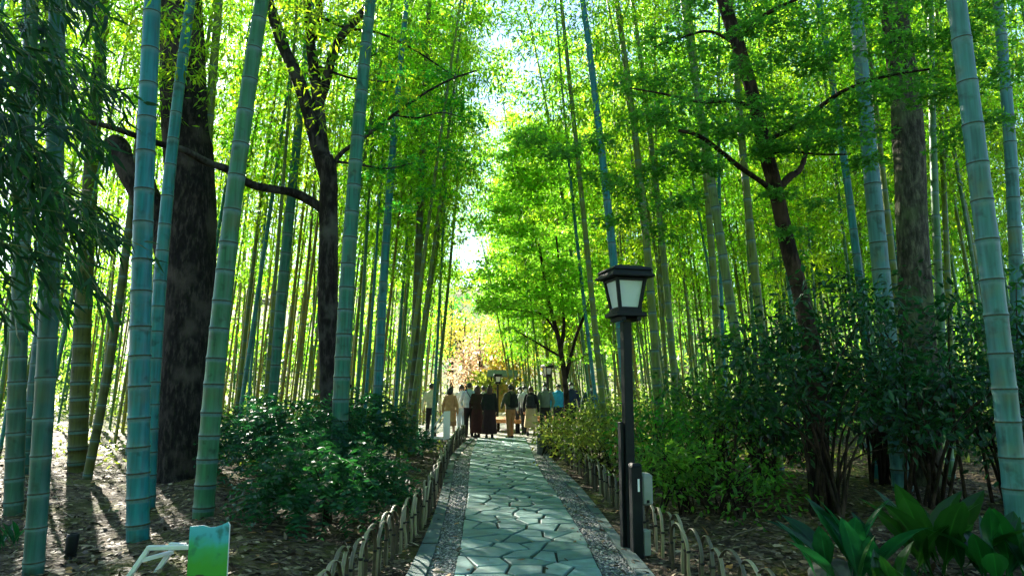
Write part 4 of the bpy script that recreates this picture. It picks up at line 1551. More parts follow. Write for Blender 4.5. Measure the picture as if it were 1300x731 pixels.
rel(mb, host.location).build("hanging_foliage", [M_BLEAFD, M_TWIG], host)

# ------------------------------------------------------------------ street furniture
M_BLACK = plain("black_paint", (0.004, 0.007, 0.008), 0.55, 0.3, 14, 0.2, 0.15)
M_GLASS = plain("frosted_glass", (0.50, 0.56, 0.54), 0.35, 0.08, 3, 0.5)
M_GREYB = plain("grey_enamel", (0.20, 0.23, 0.21), 0.5, 0.2, 8, 0.4)
M_WHITE = plain("white_paint", (0.62, 0.66, 0.64), 0.55, 0.1, 10, 0.4, 0.1)
M_PANEL = plain("white_board", (0.72, 0.74, 0.72), 0.5, 0.06, 4, 0.4)
M_BENCH = plain("orange_bamboo_slats", (0.42, 0.17, 0.04), 0.55, 0.25, 16, 0.4, 0.3)
M_WOODY = plain("weathered_yellow_wood", (0.34, 0.22, 0.05), 0.75, 0.25, 9, 0.3, 0.3)
M_ROOFG = plain("grey_roof_sheet", (0.09, 0.11, 0.115), 0.6, 0.2, 7, 0.4)
M_ROCK = plain("rough_stone", (0.11, 0.12, 0.10), 0.9, 0.45, 7, 0.2, 0.9)
M_STEEL = plain("sticker_white", (0.7, 0.72, 0.7), 0.5, 0.05, 5)


def beam(mb, p, q, w, h, mat=0, up=(0, 0, 1)):
    p, q = np.array(p, float), np.array(q, float)
    d = q - p
    ln = np.linalg.norm(d)
    d /= ln
    s = unit(np.cross(d, np.array(up, float) if abs(d @ np.array(up, float)) < .95 else np.array([0, 1.0, 0])))
    n = np.cross(s, d)
    V, F = box(0, 0, 0, w, ln, h, min(w, h) * .12)
    V = V[:, :1] * s + V[:, 1:2] * d + V[:, 2:3] * n + (p + q) / 2
    mb.add(V, F, mat, False)


def frustum(mb, z0, h0, z1, h1, mat=0):
    V = [(-h0, -h0, z0), (h0, -h0, z0), (h0, h0, z0), (-h0, h0, z0), (-h1, -h1, z1), (h1, -h1, z1), (h1, h1, z1), (-h1, h1, z1)]
    mb.add(V, [(0, 3, 2, 1), (4, 5, 6, 7), (0, 1, 5, 4), (1, 2, 6, 5), (2, 3, 7, 6), (3, 0, 4, 7)], mat, False)


def lamp(loc, rz, label, sc=1.0):
    o = empty("street_lamp", loc, label, "street lamp", None, rz)
    o.scale = (sc, sc, sc)
    mb = MB()
    v, f = box(0, 0, 1.115, .094, .094, 2.36, .008)
    mb.add(v, f, 0, False)
    v, f = box(-.073, .02, .62, .034, .07, 1.30, .004)
    mb.add(v, f, 0, False)
    mb.build("post", M_BLACK, o)
    mb = MB()
    v, f = box(0, 0, 2.275, .35, .35, .052, .006)
    mb.add(v, f, 0, False)
    for s in (-1, 1):
        v, f = box(s * .09, 0, 2.222, .05, .31, .05, .004)
        mb.add(v, f, 0, False)
    v, f = box(0, 0, 2.318, .28, .28, .032, .004)
    mb.add(v, f, 0, False)
    mb.build("base_tray", M_BLACK, o)
    mb = MB()
    frustum(mb, 2.338, .108, 2.70, .158)
    mb.build("glass_pane", M_GLASS, o)
    mb = MB()
    for sx in (-1, 1):
        for sy in (-1, 1):
            beam(mb, (sx * .114, sy * .114, 2.332), (sx * .166, sy * .166, 2.715), .036, .036)
    for k, (z, h) in enumerate(((2.348, .116), (2.692, .162))):
        for s in (-1, 1):
            beam(mb, (-h, s * h, z), (h, s * h, z), .030, .030)
            beam(mb, (s * (h + .001), -h + .017, z), (s * (h + .001), h - .017, z), .029, .029)
    mb.build("lantern_frame", M_BLACK, o)
    mb = MB()
    v, f = box(0, 0, 2.735, .50, .50, .036, .006)
    mb.add(v, f, 0, False)
    frustum(mb, 2.754, .228, 2.80, .216)
    frustum(mb, 2.801, .238, 2.835, .210)
    frustum(mb, 2.836, .205, 2.868, .13)
    mb.build("roof", M_BLACK, o)
    for c in o.children:                     # the lantern is squat: lowered height, fixed top
        if not c.name.startswith("post"):
            c.scale = (.94, .94, .86)
            c.location = (0, 0, 2.868 * .14)
    return o


lp = GR(801, 697)
lamp((lp.x, lp.y, -.03), R(16), "black square lamp post with a frosted lantern under a flat roof, beside the stone path")
lamp((PT(632, 490, 27.5).x, 27.5, -.03), R(5), "small far lamp with a lit-looking pale lantern, seen between the heads of the crowd", .74)
lamp((PT(695, 490, 26.8).x, 26.8, -.03), R(30), "dark lamp with a green-shaded lantern beside the pale young maple", .86)

p = GR(809, 703)
o = empty("service_post", (p.x, p.y, -.03), "short black post with white sticker and grey side box, in front of the lamp", "post", None, R(10))
mb = MB()
v, f = box(0, 0, .40, .105, .105, .92, .010)
mb.add(v, f, 0, False)
frustum(mb, .862, .054, .885, .036)
mb.build("post", M_BLACK, o)
mb = MB()
v, f = box(.115, .05, .63, .115, .15, .30, .02)
mb.add(v, f, 0, False)
v, f = box(.115, -.027, .52, .03, .006, .03, .002)
mb.add(v, f, 1, False)
mb.build("junction_box", [M_GREYB, M_BLACK], o)
mb = MB()
v, f = box(.10, .03, .13, .075, .10, .24, .01)
mb.add(v, f, 0, False)
mb.build("cable_box", M_GREYB, o)
mb = MB()
v, f = box(.012, -.055, .68, .020, .004, .12, .001)
mb.add(v, f, 0, False)
mb.build("sticker", M_STEEL, o)


# hoop fences
def hoopmat():
    m, nt, out = newmat("split_bamboo")
    oi = N(nt, "ShaderNodeObjectInfo")
    tc = N(nt, "ShaderNodeTexCoord")
    mp = N(nt, "ShaderNodeMapping")
    mp.inputs["Scale"].default_value = (60, 8, 8)
    L(nt, tc.outputs["Object"], mp.inputs[0])
    nz = N(nt, "ShaderNodeTexNoise")
    nz.inputs["Scale"].default_value = 1
    nz.inputs["Detail"].default_value = 6
    L(nt, mp.outputs[0], nz.inputs["Vector"])
    r = ramp(nt, [(0, (0.06, 0.055, 0.03)), (0.5, (0.15, 0.135, 0.075)), (1, (0.28, 0.25, 0.14))], oi.outputs["Random"])
    mr = N(nt, "ShaderNodeMapRange")
    mr.inputs[1].default_value = .3
    mr.inputs[2].default_value = .7
    mr.inputs[3].default_value = .55
    mr.inputs[4].default_value = 1.25
    L(nt, nz.outputs[0], mr.inputs[0])
    hs = N(nt, "ShaderNodeHueSaturation")
    L(nt, r.outputs[0], hs.inputs["Color"])
    L(nt, mr.outputs[0], hs.inputs["Value"])
    p = N(nt, "ShaderNodeBsdfPrincipled")
    p.inputs["Roughness"].default_value = .5
    L(nt, hs.outputs[0], p.inputs["Base Color"])
    L(nt, p.outputs[0], out.inputs[0])
    return m


M_HOOP = hoopmat()
M_HOOPIN = plain("bamboo_inner_face", (0.05, 0.038, 0.02), 0.8, 0.3, 20)
M_ROPE = plain("black_hemp_tie", (0.012, 0.011, 0.010), 0.9, 0.2, 60)


def hoop_mesh(w, h, seed):
    """a split-bamboo strip bent into an arch in the YZ plane."""
    rs = np.random.default_rng(seed)
    r = w / 2
    hs_ = h - r
    pts = [(-r, -.12), (-r, hs_ * .5)] + [(r * math.cos(a), hs_ + r * 1.05 * math.sin(a)) for a in np.linspace(math.pi, 0, 15)] + [(r, hs_ * .5), (r, -.12)]
    P = np.array([(rs.normal(0, .002), y, z) for y, z in pts])
    P[:, 1] += np.where(P[:, 2] < hs_ * .6, rs.normal(0, .006, len(P)), 0)
    T = unit(np.gradient(P, axis=0))
    nrm = np.stack([np.zeros(len(P)), -T[:, 2], T[:, 1]], 1)
    hw, th = .0155, .008
    X = np.array([1.0, 0, 0])
    rings = [P - X * hw, P - X * hw * .55 + nrm * th * .8, P + X * hw * .55 + nrm * th * .8, P + X * hw, P + X * hw * .7 - nrm * th * .5, P - X * hw * .7 - nrm * th * .5]
    V = np.stack(rings, 1)
    m = len(P)
    mb = MB()
    base = V.reshape(-1, 3)
    i = np.arange(m - 1)[:, None] * 6
    for j in range(6):
        j2 = (j + 1) % 6
        Fq = np.concatenate([i + j, i + j2, i + 6 + j2, i + 6 + j], 1)
        mb.F.append((Fq, 0 if j < 3 else 1, True))
    mb.V.append(base)
    mb.n += len(base)
    for y in (-r, r):
        v, f = box(0, y, .24 + rs.normal(0, .01), .036, .024, .02, .004)
        mb.add(v, f, 2, False)
    return mb.mesh("hoop", [M_HOOP, M_HOOPIN, M_ROPE])


HM = [hoop_mesh(.36 + .02 * k, .41 + .012 * k, 60 + k) for k in range(4)]


def hoop_fence(pts, step, label, name="bamboo_hoop_fence"):
    P = smooth_pts([(x, y, 0) for x, y in pts], 300)
    s = np.concatenate([[0], np.cumsum(np.linalg.norm(np.diff(P, axis=0), axis=1))])
    o = empty(name, (P[0][0], P[0][1], 0), label, "fence", None)
    for k in range(int(s[-1] / step)):
        d = (k + .5) * step
        x, y = np.interp(d, s, P[:, 0]), np.interp(d, s, P[:, 1])
        x2, y2 = np.interp(d + .05, s, P[:, 0]), np.interp(d + .05, s, P[:, 1])
        h = link("hoop", HM[random.randrange(4)], o, (x - P[0][0] + random.gauss(0, .012), y - P[0][1], -.02 + random.gauss(0, .012)))
        h.rotation_euler = (random.gauss(0, .03), random.gauss(0, .04), math.atan2(y2 - y, x2 - x) - math.pi / 2 + random.gauss(0, .05))
    return o


hoop_fence([(-1.28, 3.6), (-1.24, 5.0), (-1.17, 6.5), (-1.06, 7.6), (-1.06, 9.0), (-1.14, 10.5), (-1.26, 13), (-1.42, 16), (-1.5, 19), (-1.45, 22.0)], .235,
           "low fence of overlapping split-bamboo hoops left of the stone path")
hoop_fence([(1.72, 3.4), (1.62, 4.8), (1.50, 6.2), (1.42, 7.4), (1.40, 9.0), (1.36, 10.5), (1.26, 13), (1.14, 16), (1.10, 17.6)], .27,
           "low fence of overlapping split-bamboo hoops right of the stone path, passing the lamp")

# stone block at the end of the right fence
p = GR(692, 576)
mb = MB()
v, f = box(0, 0, .22, .36, .34, .52, .035)
mb.add(v, f, 0, False)
o = mb.build("stone_block", M_ROCK)
o.location = (p.x + .02, p.y + .1, -.03)
o.rotation_euler = (0, 0, R(12))
tag(o, "dark squared stone block at the end of the right hoop fence", "stone block")


def rock(px, py, r, label, seed, mat=M_ROCK):
    rs = np.random.default_rng(seed)
    p = GR(px, py)
    V = ICO.copy()
    F = [tuple(q) for q in ICOF]
    mid = {}
    for _ in range(2):
        V = list(map(tuple, V))
        nf = []
        mid = {}

        def mp_(a, b):
            k = (min(a, b), max(a, b))
            if k not in mid:
                q = unit(np.array(V[a]) + np.array(V[b]))
                mid[k] = len(V)
                V.append(tuple(q))
            return mid[k]
        for a, b, c in F:
            ab, bc, ca = mp_(a, b), mp_(b, c), mp_(c, a)
            nf += [(a, ab, ca), (b, bc, ab), (c, ca, bc), (ab, bc, ca)]
        F = nf
        V = np.array(V)
    V = V * r * np.array([1.2, 1, .7]) * (1 + .16 * np.sin(V @ rs.normal(0, 2.2, (3, 1)) + 1) + rs.normal(0, .03, (len(V), 1)))
    o = MB().add(V, F, 0, False).build("rock", mat)
    o.location = (p.x, p.y, float(gz(p.x, p.y)) + r * .25)
    return tag(o, label, "rock")


rock(1060, 728, .16, "dark angular stone left of the broad-bladed plants", 71)
rock(1115, 735, .10, "small pale stone among the broad-bladed plants", 72, M_KERB)
rock(944, 590, .13, "pale stone lying in the litter behind the low green shrub", 73, M_GREYB)

# round bench in the clearing
bx, by = .75, 25.6
o = empty("round_bench", (bx, by, -.02), "low round bench of orange bamboo in the clearing behind the crowd", "bench")
mb = MB()
for k in range(48):
    a = k / 48 * 2 * math.pi
    c, s_ = math.cos(a), math.sin(a)
    beam(mb, (1.05 * c, 1.05 * s_, .43), (1.62 * c, 1.62 * s_, .43), .185, .045)
mb.build("seat", M_BENCH, o)
mb = MB()
aa = np.linspace(0, 2 * math.pi, 49)
for r_, z in ((1.64, .40), (1.03, .40)):
    P = np.stack([r_ * np.cos(aa), r_ * np.sin(aa), np.full(49, z)], 1)
    for k in range(48):
        beam(mb, P[k], P[k + 1], .03, .13)
mb.build("rim", M_BENCH, o)
lm = MB()
v, f = box(0, 0, .16, .09, .09, .36, .01)
lm.add(v, f, 0, False)
lme = lm.mesh("leg", M_BARKB)
for k in range(8):
    a = (k + .5) / 8 * 2 * math.pi
    link("leg", lme, o, (1.35 * math.cos(a), 1.35 * math.sin(a), 0))

# notice shelter far behind the crowd
sx, sy = PT(638, 490, 33).x, 33.0
o = empty("notice_shelter", (sx, sy, -.02), "roofed wooden notice shelter with a yellow board behind the crowd", "shelter")
o.scale = (.66, .66, .84)
mb = MB()
v, f = box(0, 0, 1.25, 1.5, .06, 1.6, .01)
mb.add(v, f, 0, False)
mb.build("board", M_WOODY, o)
for s in (-1, 1):
    mb = MB()
    v, f = box(s * .82, 0, 1.25, .11, .11, 2.5, .01)
    mb.add(v, f, 0, False)
    mb.build("post", M_BARKB, o)
mb = MB()
mb.add([(-1.1, -.55, 2.5), (1.1, -.55, 2.5), (1.1, 0, 2.85), (-1.1, 0, 2.85), (-1.1, .55, 2.5), (1.1, .55, 2.5),
        (-1.1, -.55, 2.44), (1.1, -.55, 2.44), (1.1, 0, 2.79), (-1.1, 0, 2.79), (-1.1, .55, 2.44), (1.1, .55, 2.44)],
       [(0, 1, 2, 3), (3, 2, 5, 4), (7, 6, 9, 8), (8, 9, 10, 11), (0, 6, 7, 1), (4, 5, 11, 10), (0, 3, 9, 6), (3, 4, 10, 9), (1, 7, 8, 2), (2, 8, 11, 5)], 0, False)
mb.build("roof", M_ROOFG, o)


# display boards on white stands
def printmat():
    """printed meadow scene: blue above, green below, soft dark blotches."""
    m, nt, out = newmat("printed_meadow")
    tc = N(nt, "ShaderNodeTexCoord")
    sp = N(nt, "ShaderNodeSeparateXYZ")
    L(nt, tc.outputs["Object"], sp.inputs[0])
    nz = N(nt, "ShaderNodeTexNoise")
    nz.inputs["Scale"].default_value = 9
    nz.inputs["Detail"].default_value = 5
    L(nt, tc.outputs["Object"], nz.inputs["Vector"])
    ma = N(nt, "ShaderNodeMath", operation='MULTIPLY_ADD')
    ma.inputs[1].default_value = .22
    L(nt, nz.outputs[0], ma.inputs[0])
    L(nt, sp.outputs["Z"], ma.inputs[2])
    r = ramp(nt, [(0.2, (0.05, 0.30, 0.03)), (0.34, (0.04, 0.34, 0.12)), (0.42, (0.05, 0.36, 0.45)), (0.6, (0.10, 0.45, 0.62))], ma.outputs[0])
    n2 = N(nt, "ShaderNodeTexNoise")
    n2.inputs["Scale"].default_value = 7
    n2.inputs["Detail"].default_value = 3
    L(nt, tc.outputs["Object"], n2.inputs["Vector"])
    mr = N(nt, "ShaderNodeMapRange")
    mr.inputs[1].default_value = .56
    mr.inputs[2].default_value = .66
    mr.inputs[4].default_value = .75
    L(nt, n2.outputs[0], mr.inputs[0])
    mx = N(nt, "ShaderNodeMix", data_type='RGBA')
    L(nt, mr.outputs[0], mx.inputs[0])
    L(nt, r.outputs[0], mx.inputs[6])
    mx.inputs[7].default_value = (0.01, 0.10, 0.08, 1)
    p = N(nt, "ShaderNodeBsdfPrincipled")
    p.inputs["Roughness"].default_value = .4
    L(nt, mx.outputs[2], p.inputs["Base Color"])
    L(nt, p.outputs[0], out.inputs[0])
    return m


M_PRINT = printmat()
p0 = PT(263, 731, 5.75)
o = empty("display_board", (p0.x, 5.75, float(gz(p0.x, 5.75))), "small printed board of a blue and green meadow on a white wooden stand", "display board", None, R(-4))
mb = MB()
out_ = [(-.165, .0), (.165, .0), (.165, .405), (.15, .43), (.10, .405), (.05, .39), (0, .385), (-.06, .40), (-.165, .39)]
m = len(out_)
V = [(x, -.009, z) for x, z in out_] + [(x, .009, z) for x, z in out_]
mb.add(V, [tuple(range(m))], 0, False)
mb.add(V, [tuple(range(m, 2 * m))[::-1]] + [(i, m + i, m + (i + 1) % m, (i + 1) % m) for i in range(m)], 1, False)
mb.build("panel", [M_PRINT, M_PANEL], o)
B = MB()


def loc_(px, py, Y):
    q = PT(px, py, Y) - o.location
    c, s_ = math.cos(R(4)), math.sin(R(4))
    return (q.x * c - q.y * s_, q.x * s_ + q.y * c, q.z)


beam(B, loc_(240, 694, 5.80), loc_(187, 695, 5.80), .045, .035)
beam(B, loc_(236, 692, 5.95), loc_(215, 691, 5.95), .045, .035)
B.build("rail", M_WHITE, o)
for a_, b_ in (((190, 694, 5.80), (140, 765, 5.80)), ((222, 692, 5.95), (176, 758, 5.95))):
    B = MB()
    beam(B, loc_(*a_), loc_(*b_), .04, .035)
    B.build("leg", M_WHITE, o)
B = MB()
beam(B, loc_(179, 711, 5.80), loc_(220, 700, 5.95), .035, .03)
B.build("brace", M_WHITE, o)

Y = 20.5
p0 = PT(567, 552, Y)
o = empty("display_board", (p0.x, Y, float(gz(p0.x, Y))), "white display panel seen nearly edge-on behind the end of the left hoop fence", "display board", None, R(74))
mb = MB()
v, f = box(0, 0, .47, .50, .02, .82, .003)
mb.add(v, f, 0, False)
mb.build("panel", M_PANEL, o)
for s in (-1, 1):
    B = MB()
    beam(B, (s * .22, .02, .80), (s * .22, .66, .02), .05, .035)
    B.build("leg", M_WHITE, o)
    B = MB()
    beam(B, (s * .22, .015, .10), (s * .22, .56, .10), .04, .03)
    B.build("brace", M_WHITE, o)

# garden spotlight in the litter at the left
p = GR(90, 702)
o = empty("garden_spotlight", (p.x, p.y, float(gz(p.x, p.y))), "small black garden spotlight standing in the litter at the left", "spotlight")
mb = MB()
v, f = loft([(0, 0, .06, .045, .045), (0, 0, .08, .052, .052), (.005, 0, .22, .056, .056), (.008, 0, .25, .052, .052), (.008, 0, .252, .044, .044), (.008, 0, .235, .04, .04)], 18)
mb.add(v, f, 0, True)
mb.build("housing", M_BLACK, o)
mb = MB()
v, f = tube([(0, 0, -.1), (0, 0, .07)], [.012, .014], 8)
mb.add(v, f, 0, True)
v, f = box(0, 0, .05, .11, .02, .03, .004)
mb.add(v, f, 0, False)
mb.build("stake", M_BLACK, o)

# ------------------------------------------------------------------ people
def evaluated(o):
    dg = bpy.context.evaluated_depsgraph_get()
    me = bpy.data.meshes.new_from_object(o.evaluated_get(dg))
    return me


def ball(c, r, seg=16):
    """ellipsoid, r = radius or three radii."""
    r = np.broadcast_to(np.asarray(r, float), (3,))
    th = np.linspace(0, math.pi, 9)[1:-1]
    rings = [(c[0], c[1], c[2] - r[2] * math.cos(t), r[0] * math.sin(t), r[1] * math.sin(t)) for t in th]
    return loft(rings, seg)


def capsule(p, q, r0, r1, seg=12):
    p, q = np.array(p, float), np.array(q, float)
    d = unit(q - p)
    P, Rd = [], []
    for t in (1.45, 1.0, .5):
        P.append(p - d * r0 * math.sin(t))
        Rd.append(r0 * math.cos(t))
    for t in (0, .25, .5, .75, 1):
        P.append(p + (q - p) * t)
        Rd.append(r0 + (r1 - r0) * t)
    for t in (.5, 1.0, 1.45):
        P.append(q + d * r1 * math.sin(t))
        Rd.append(r1 * math.cos(t))
    return tube(P, Rd, seg)


def fuse(name, shapes, mat, parent, voxel, smooth=3):
    """one continuous skin over overlapping closed shapes."""
    mb = MB()
    for v, f in shapes:
        mb.add(v, f, 0, True)
    o = mb.build(name, mat, parent)
    md = o.modifiers.new("r", 'REMESH')
    md.mode = 'VOXEL'
    md.voxel_size = voxel
    md.use_smooth_shade = True
    sm = o.modifiers.new("s", 'SMOOTH')
    sm.factor = .5
    sm.iterations = smooth
    me = evaluated(o)
    me.name = name
    o.modifiers.clear()
    old = o.data
    o.data = me
    bpy.data.meshes.remove(old)
    if not me.materials:
        me.materials.append(mat)
    return o


M_SKIN = plain("skin", (0.46, 0.29, 0.20), 0.55, 0.08, 10)
CLOTH = {}


def cloth(col):
    if col not in CLOTH:
        CLOTH[col] = plain("cloth", col, 0.85, 0.16, 12, 0.2, 0.3)
    return CLOTH[col]


HAIRC = {"black": plain("hair_black", (0.012, 0.010, 0.009), .45, .3, 40, .4), "brown": plain("hair_brown", (0.055, 0.022, 0.010), .45, .3, 40, .4)}
M_EYE = plain("eye_dark", (0.02, 0.015, 0.012), .3, .1, 10)
M_LIP = plain("lip", (0.35, 0.14, 0.11), .5, .1, 10)


def person(px, Y, H, rz, label, top, bottom, hair="black", hairlen=.0, female=False, coat=0.0, skirt=None, bag=None, mask=False, stride=.10, arms=((.10, .0), (.10, .0)), toplen=.50, shoes=(0.02, 0.02, 0.02), strap=None, group="visitors standing in the clearing"):
    """a standing figure, H tall, facing local +Y; arms = (outward, elbow bend forward) for each side."""
    x = PT(px, 490, Y).x
    o = empty("person", (x, Y, float(gz(x, Y)) + .012), label, "person", group, rz)
    k = H / 1.70
    sw = (.178 if not female else .152)
    S_ = lambda *a: np.array(a, float) * k
    hipz, knee, ank = .90, .49, .085
    J = {}
    body, topc, botc = [], [], []
    for i, s in enumerate((-1, 1)):
        fy = stride * (1 if s > 0 else -1)
        hip, kn, an = S_(s * .085, 0, hipz), S_(s * .095, fy * .55 + .015, knee), S_(s * .10, fy, ank)
        body += [capsule(hip, kn, .078 * k, .054 * k), capsule(kn, an, .054 * k, .036 * k), capsule(an + S_(0, -.03, -.045), an + S_(0, .13, -.055), .036 * k, .028 * k)]
        botc += [capsule(hip, kn, .098 * k, .074 * k), capsule(kn, an + S_(0, 0, .02), .074 * k, .060 * k)]
        J[s] = an
        sh = S_(s * sw, 0, 1.385)
        outw, bend = arms[i]
        el = sh + S_(s * (.05 + outw * .5), -.02 + bend * .12, -.285 + bend * .03)
        wr = el + S_(s * (.01 - bend * .12), .03 + bend * .22, -.25 + bend * .22)
        body += [capsule(sh, el, .047 * k, .038 * k), capsule(el, wr, .037 * k, .026 * k)]
        topc += [capsule(sh, el, .064 * k, .055 * k), capsule(el, wr, .055 * k, .044 * k)]
        hd = unit(wr - el)
        pal = wr + hd * .055 * k
        body.append(capsule(wr, pal, .024 * k, .027 * k))
        sd_ = unit(np.cross(hd, np.array([s * 1.0, 0, 0.])))
        inn = np.array([-s * 1.0, 0, 0])
        for q, ln in zip((-1.5, -.5, .5, 1.5), (.060, .076, .080, .070)):
            a_ = pal + sd_ * q * .017 * k + hd * .015 * k
            b_ = a_ + (hd * .7 + inn * .10) * ln * .55 * k
            c_ = b_ + (hd * .75 + inn * .45) * ln * .5 * k
            body += [capsule(a_, b_, .0085 * k, .008 * k, 8), capsule(b_, c_, .008 * k, .0065 * k, 8)]
        a_ = wr + hd * .02 * k + sd_ * .02 * k
        body += [capsule(a_, a_ + (sd_ * .8 + hd * .6 + inn * .3) * .045 * k, .0105 * k, .009 * k, 8), capsule(a_ + (sd_ * .8 + hd * .6 + inn * .3) * .045 * k, a_ + (sd_ * .8 + hd * 1.4 + inn * .5) * .062 * k, .009 * k, .007 * k, 8)]
    w = .145 if not female else .128
    tor = [(0, 0, .86, .150, .098), (0, -.005, .94, .162 if female else .155, .105), (0, 0, 1.08, w - .008, .092), (0, .005, 1.22, w + .018, .108), (0, 0, 1.34, w + .025, .105), (0, -.005, 1.41, w - .02, .085), (0, -.005, 1.455, .075, .065)]
    body.append(loft([tuple(np.array(t) * k) for t in tor]))
    body.append(capsule(S_(0, -.005, 1.43), S_(0, .012, 1.53), .056 * k, .052 * k))
    hc = S_(0, .015, 1.595)
    body += [ball(hc + S_(0, -.012, .015), np.array((.076, .094, .098)) * k), ball(hc + S_(0, .028, -.035), np.array((.058, .062, .075)) * k), capsule(hc + S_(0, .086, .008), hc + S_(0, .104, -.022), .009 * k, .014 * k, 8)]
    for s in (-1, 1):
        body.append(ball(hc + S_(s * .078, -.012, -.01), np.array((.012, .022, .032)) * k, 8))
    bo = fuse("body", body, M_SKIN, o, .0085 * k, 2)
    # trousers or bare calves under a skirt, shoes
    if skirt is None:
        botc.append(loft([tuple(np.array(t) * k) for t in [(0, 0, .80, .165, .112), (0, 0, .88, .178, .122), (0, 0, .96, .172, .118), (0, 0, 1.03, .155, .105)]]))
        fuse("trousers", botc, cloth(bottom), o, .014 * k)
    else:
        z0, wid = skirt
        rings = [(0, 0, 1.02, .145, .102), (0, 0, .92, .182, .135), (0, .01, .70, .182 + wid * .4, .142 + wid * .4), (0, .01, z0 + .02, .19 + wid, .150 + wid), (0, .01, z0, .185 + wid, .145 + wid)]
        v, f = loft([tuple(np.array(t) * k) for t in rings], 36)
        a = np.arctan2(v[:, 1], v[:, 0])
        fl = np.clip((1.0 * k - v[:, 2]) / (.5 * k), 0, 1) * .05
        v[:, :2] *= (1 + fl * np.sin(9 * a))[:, None]
        MB().add(v, f, 0, True).build("skirt", cloth(bottom), o)
    sh_ = []
    for s in (-1, 1):
        an = J[s]
        sh_ = [capsule(an + S_(0, -.035, -.042), an + S_(0, .14, -.052), .046 * k, .036 * k), capsule(an + S_(0, -.005, .03), an + S_(0, -.02, -.03), .046 * k, .048 * k)]
        fuse("shoe", sh_, cloth(shoes), o, .012 * k)
    # jacket or shirt down to toplen below the shoulders (coat: longer, flared)
    zb = 1.42 - toplen
    rings = [(0, 0, zb, .178 + coat, .130 + coat), (0, 0, zb + .03, .176 + coat, .128 + coat), (0, 0, max(zb + .06, 1.02), .168 + coat * .4, .122 + coat * .3), (0, .005, 1.22, w + .042, .132), (0, 0, 1.34, w + .052, .126), (0, -.005, 1.42, w + .012, .102), (0, -.005, 1.47, .082, .076), (0, -.003, 1.50, .070, .068)]
    topc.append(loft([tuple(np.array(t) * k) for t in rings], 28))
    fuse("coat" if coat else "jacket", topc, cloth(top), o, .014 * k)
    # hair
    hr = [ball(hc + S_(0, -.022, .028), np.array((.090, .104, .100)) * k)]
    if hairlen:
        hr.append(loft([tuple(np.array(t) * k) for t in [(0, -.075, 1.60 - hairlen, .050, .022), (0, -.075, 1.60 - hairlen * .6, .088, .045), (0, -.052, 1.56, .096, .070), (0, -.03, 1.63, .092, .085)]], 18))
        for s in (-1, 1):
            hr.append(capsule(hc + S_(s * .078, .0, .02), hc + S_(s * .080, -.02, -.12 - hairlen * .2), .022 * k, .018 * k))
    ho = fuse("hair", hr, HAIRC[hair], o, .013 * k)
    # face
    for s in (-1, 1):
        v, f = ball(hc + S_(s * .030, .077, .012), np.array((.012, .007, .008)) * k, 8)
        MB().add(v, f).build("eye", M_EYE, o)
    if mask:
        v, f = ball(hc + S_(0, .055, -.045), np.array((.060, .055, .048)) * k, 16)
        MB().add(v, f).build("face_mask", M_PANEL, o)
    else:
        v, f = ball(hc + S_(0, .086, -.055), np.array((.022, .008, .007)) * k, 8)
        MB().add(v, f).build("mouth", M_LIP, o)
    if bag:
        sh_ = [loft([tuple(np.array(t) * k) for t in [(0, -.19, .98, .13, .075), (0, -.20, 1.02, .155, .095), (0, -.195, 1.20, .150, .085), (0, -.18, 1.36, .125, .065), (0, -.165, 1.41, .08, .04)]], 20),
               loft([tuple(np.array(t) * k) for t in [(0, -.275, 1.03, .10, .03), (0, -.28, 1.06, .11, .04), (0, -.27, 1.18, .10, .03)]], 16)]
        bg = fuse("backpack", sh_, cloth(bag), o, .016 * k, 2)
        for s in (-1, 1):
            P = smooth_pts([S_(s * .09, -.15, 1.38), S_(s * .10, -.06, 1.475), S_(s * .105, .09, 1.40), S_(s * .12, .135, 1.22), S_(s * .15, .04, 1.08), S_(s * .13, -.14, 1.03)], 18)
            v, f = tube(P, .016 * k, 6)
            MB().add(v, f).build("shoulder_strap", cloth(bag), o)
    if strap:
        P = smooth_pts([S_(.16, -.135, 1.02), S_(.06, -.150, 1.18), S_(-.08, -.128, 1.40), S_(-.10, -.02, 1.49), S_(-.05, .12, 1.38), S_(.10, .145, 1.12), S_(.19, .0, .97)], 26)
        v, f = tube(P, .013 * k, 6)
        MB().add(v, f).build("shoulder_strap", cloth(strap), o)
        v, f = box(.21 * k, -.05 * k, .93 * k, .09 * k, .22 * k, .20 * k, .02)
        MB().add(v, f, 0, False).build("shoulder_bag", cloth(strap), o)
    return o


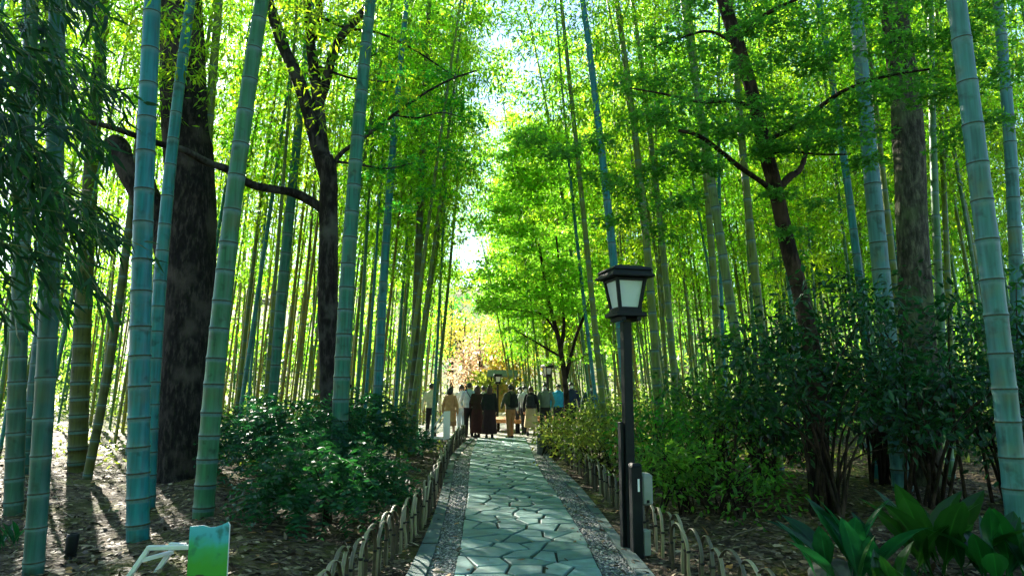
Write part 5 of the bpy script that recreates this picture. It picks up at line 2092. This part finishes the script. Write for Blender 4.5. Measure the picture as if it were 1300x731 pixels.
PI = math.pi
person(548, 22.6, 1.70, R(-8), "man in a pale cream jacket and black trousers, leftmost of the crowd", (0.62, 0.60, 0.45), (0.02, 0.02, 0.025))
person(572, 22.0, 1.58, R(-15), "woman in a long tan coat with dark hair, standing behind the white display panel", (0.45, 0.24, 0.11), (0.30, 0.16, 0.08), "black", .16, True, .035, (.40, .02), toplen=.88)
person(586, 23.0, 1.66, R(20), "person in a white top and pale jeans beside the man in the light blue shirt", (0.66, 0.68, 0.66), (0.34, 0.45, 0.52), "brown", .05, True)
person(596, 22.4, 1.72, R(10), "man in a light blue shirt with a dark strap across his back and black trousers", (0.42, 0.58, 0.72), (0.018, 0.018, 0.022), strap=(0.03, 0.04, 0.10), arms=((.1, .6), (.14, .2)))
person(606, 22.2, 1.63, R(25), "woman in a long dark dress with brown hair, just left of the central black coat", (0.035, 0.022, 0.018), (0.045, 0.018, 0.018), "brown", .26, True, .012, (.16, .04), toplen=.70, arms=((.04, .5), (.05, .2)))
person(614, 24.0, 1.62, R(0), "person with black hair half hidden between the two dark-coated women", (0.30, 0.30, 0.22), (0.05, 0.05, 0.06))
person(621.5, 21.6, 1.65, R(6), "woman in a black coat and long burgundy skirt walking mid-path", (0.016, 0.018, 0.016), (0.030, 0.014, 0.016), "brown", .26, True, .02, (.16, .06), toplen=.72, stride=.14, arms=((.04, .3), (.04, .1)))
person(648, 21.7, 1.66, R(38), "man with an olive jacket, black backpack and brown trousers standing on the path", (0.07, 0.075, 0.045), (0.28, 0.13, 0.05), bag=(0.012, 0.013, 0.014), arms=((.08, .5), (.08, .9)), stride=.06)
person(660, 24.4, 1.58, R(170), "person in a dark grey jacket and white mask behind the black coated pair", (0.06, 0.07, 0.07), (0.03, 0.03, 0.03), mask=True, hairlen=.1, female=True)
person(666, 23.8, 1.62, R(205), "person in a pale grey jacket and white mask beside the woman in a beige skirt", (0.45, 0.47, 0.46), (0.03, 0.03, 0.035), mask=True)
person(674, 22.9, 1.60, R(-12), "woman in a black jacket and beige pleated skirt with a small black backpack", (0.014, 0.015, 0.018), (0.42, 0.32, 0.17), "brown", .05, True, .0, (.30, .06), bag=(0.02, 0.022, 0.026), toplen=.60)
person(692, 23.0, 1.70, R(165), "man in a grey-green jacket and white mask facing the camera", (0.12, 0.15, 0.13), (0.025, 0.025, 0.03), mask=True, arms=((.12, .3), (.12, .3)))
person(709, 23.8, 1.68, R(150), "person in a bright blue jacket and dark mask near the young maple", (0.03, 0.30, 0.52), (0.03, 0.03, 0.04))
person(725, 24.5, 1.74, R(190), "person in dark navy standing just behind the young maple trunk", (0.02, 0.03, 0.055), (0.02, 0.02, 0.025), mask=True)
person(749, 23.5, 1.66, R(170), "person in a dark teal jacket and white mask behind the yellowing bush", (0.02, 0.05, 0.06), (0.02, 0.02, 0.025), mask=True)
person(762, 25.0, 1.60, R(180), "person in a beige jacket half hidden behind the slim bamboo right of the crowd", (0.36, 0.33, 0.24), (0.05, 0.05, 0.06))
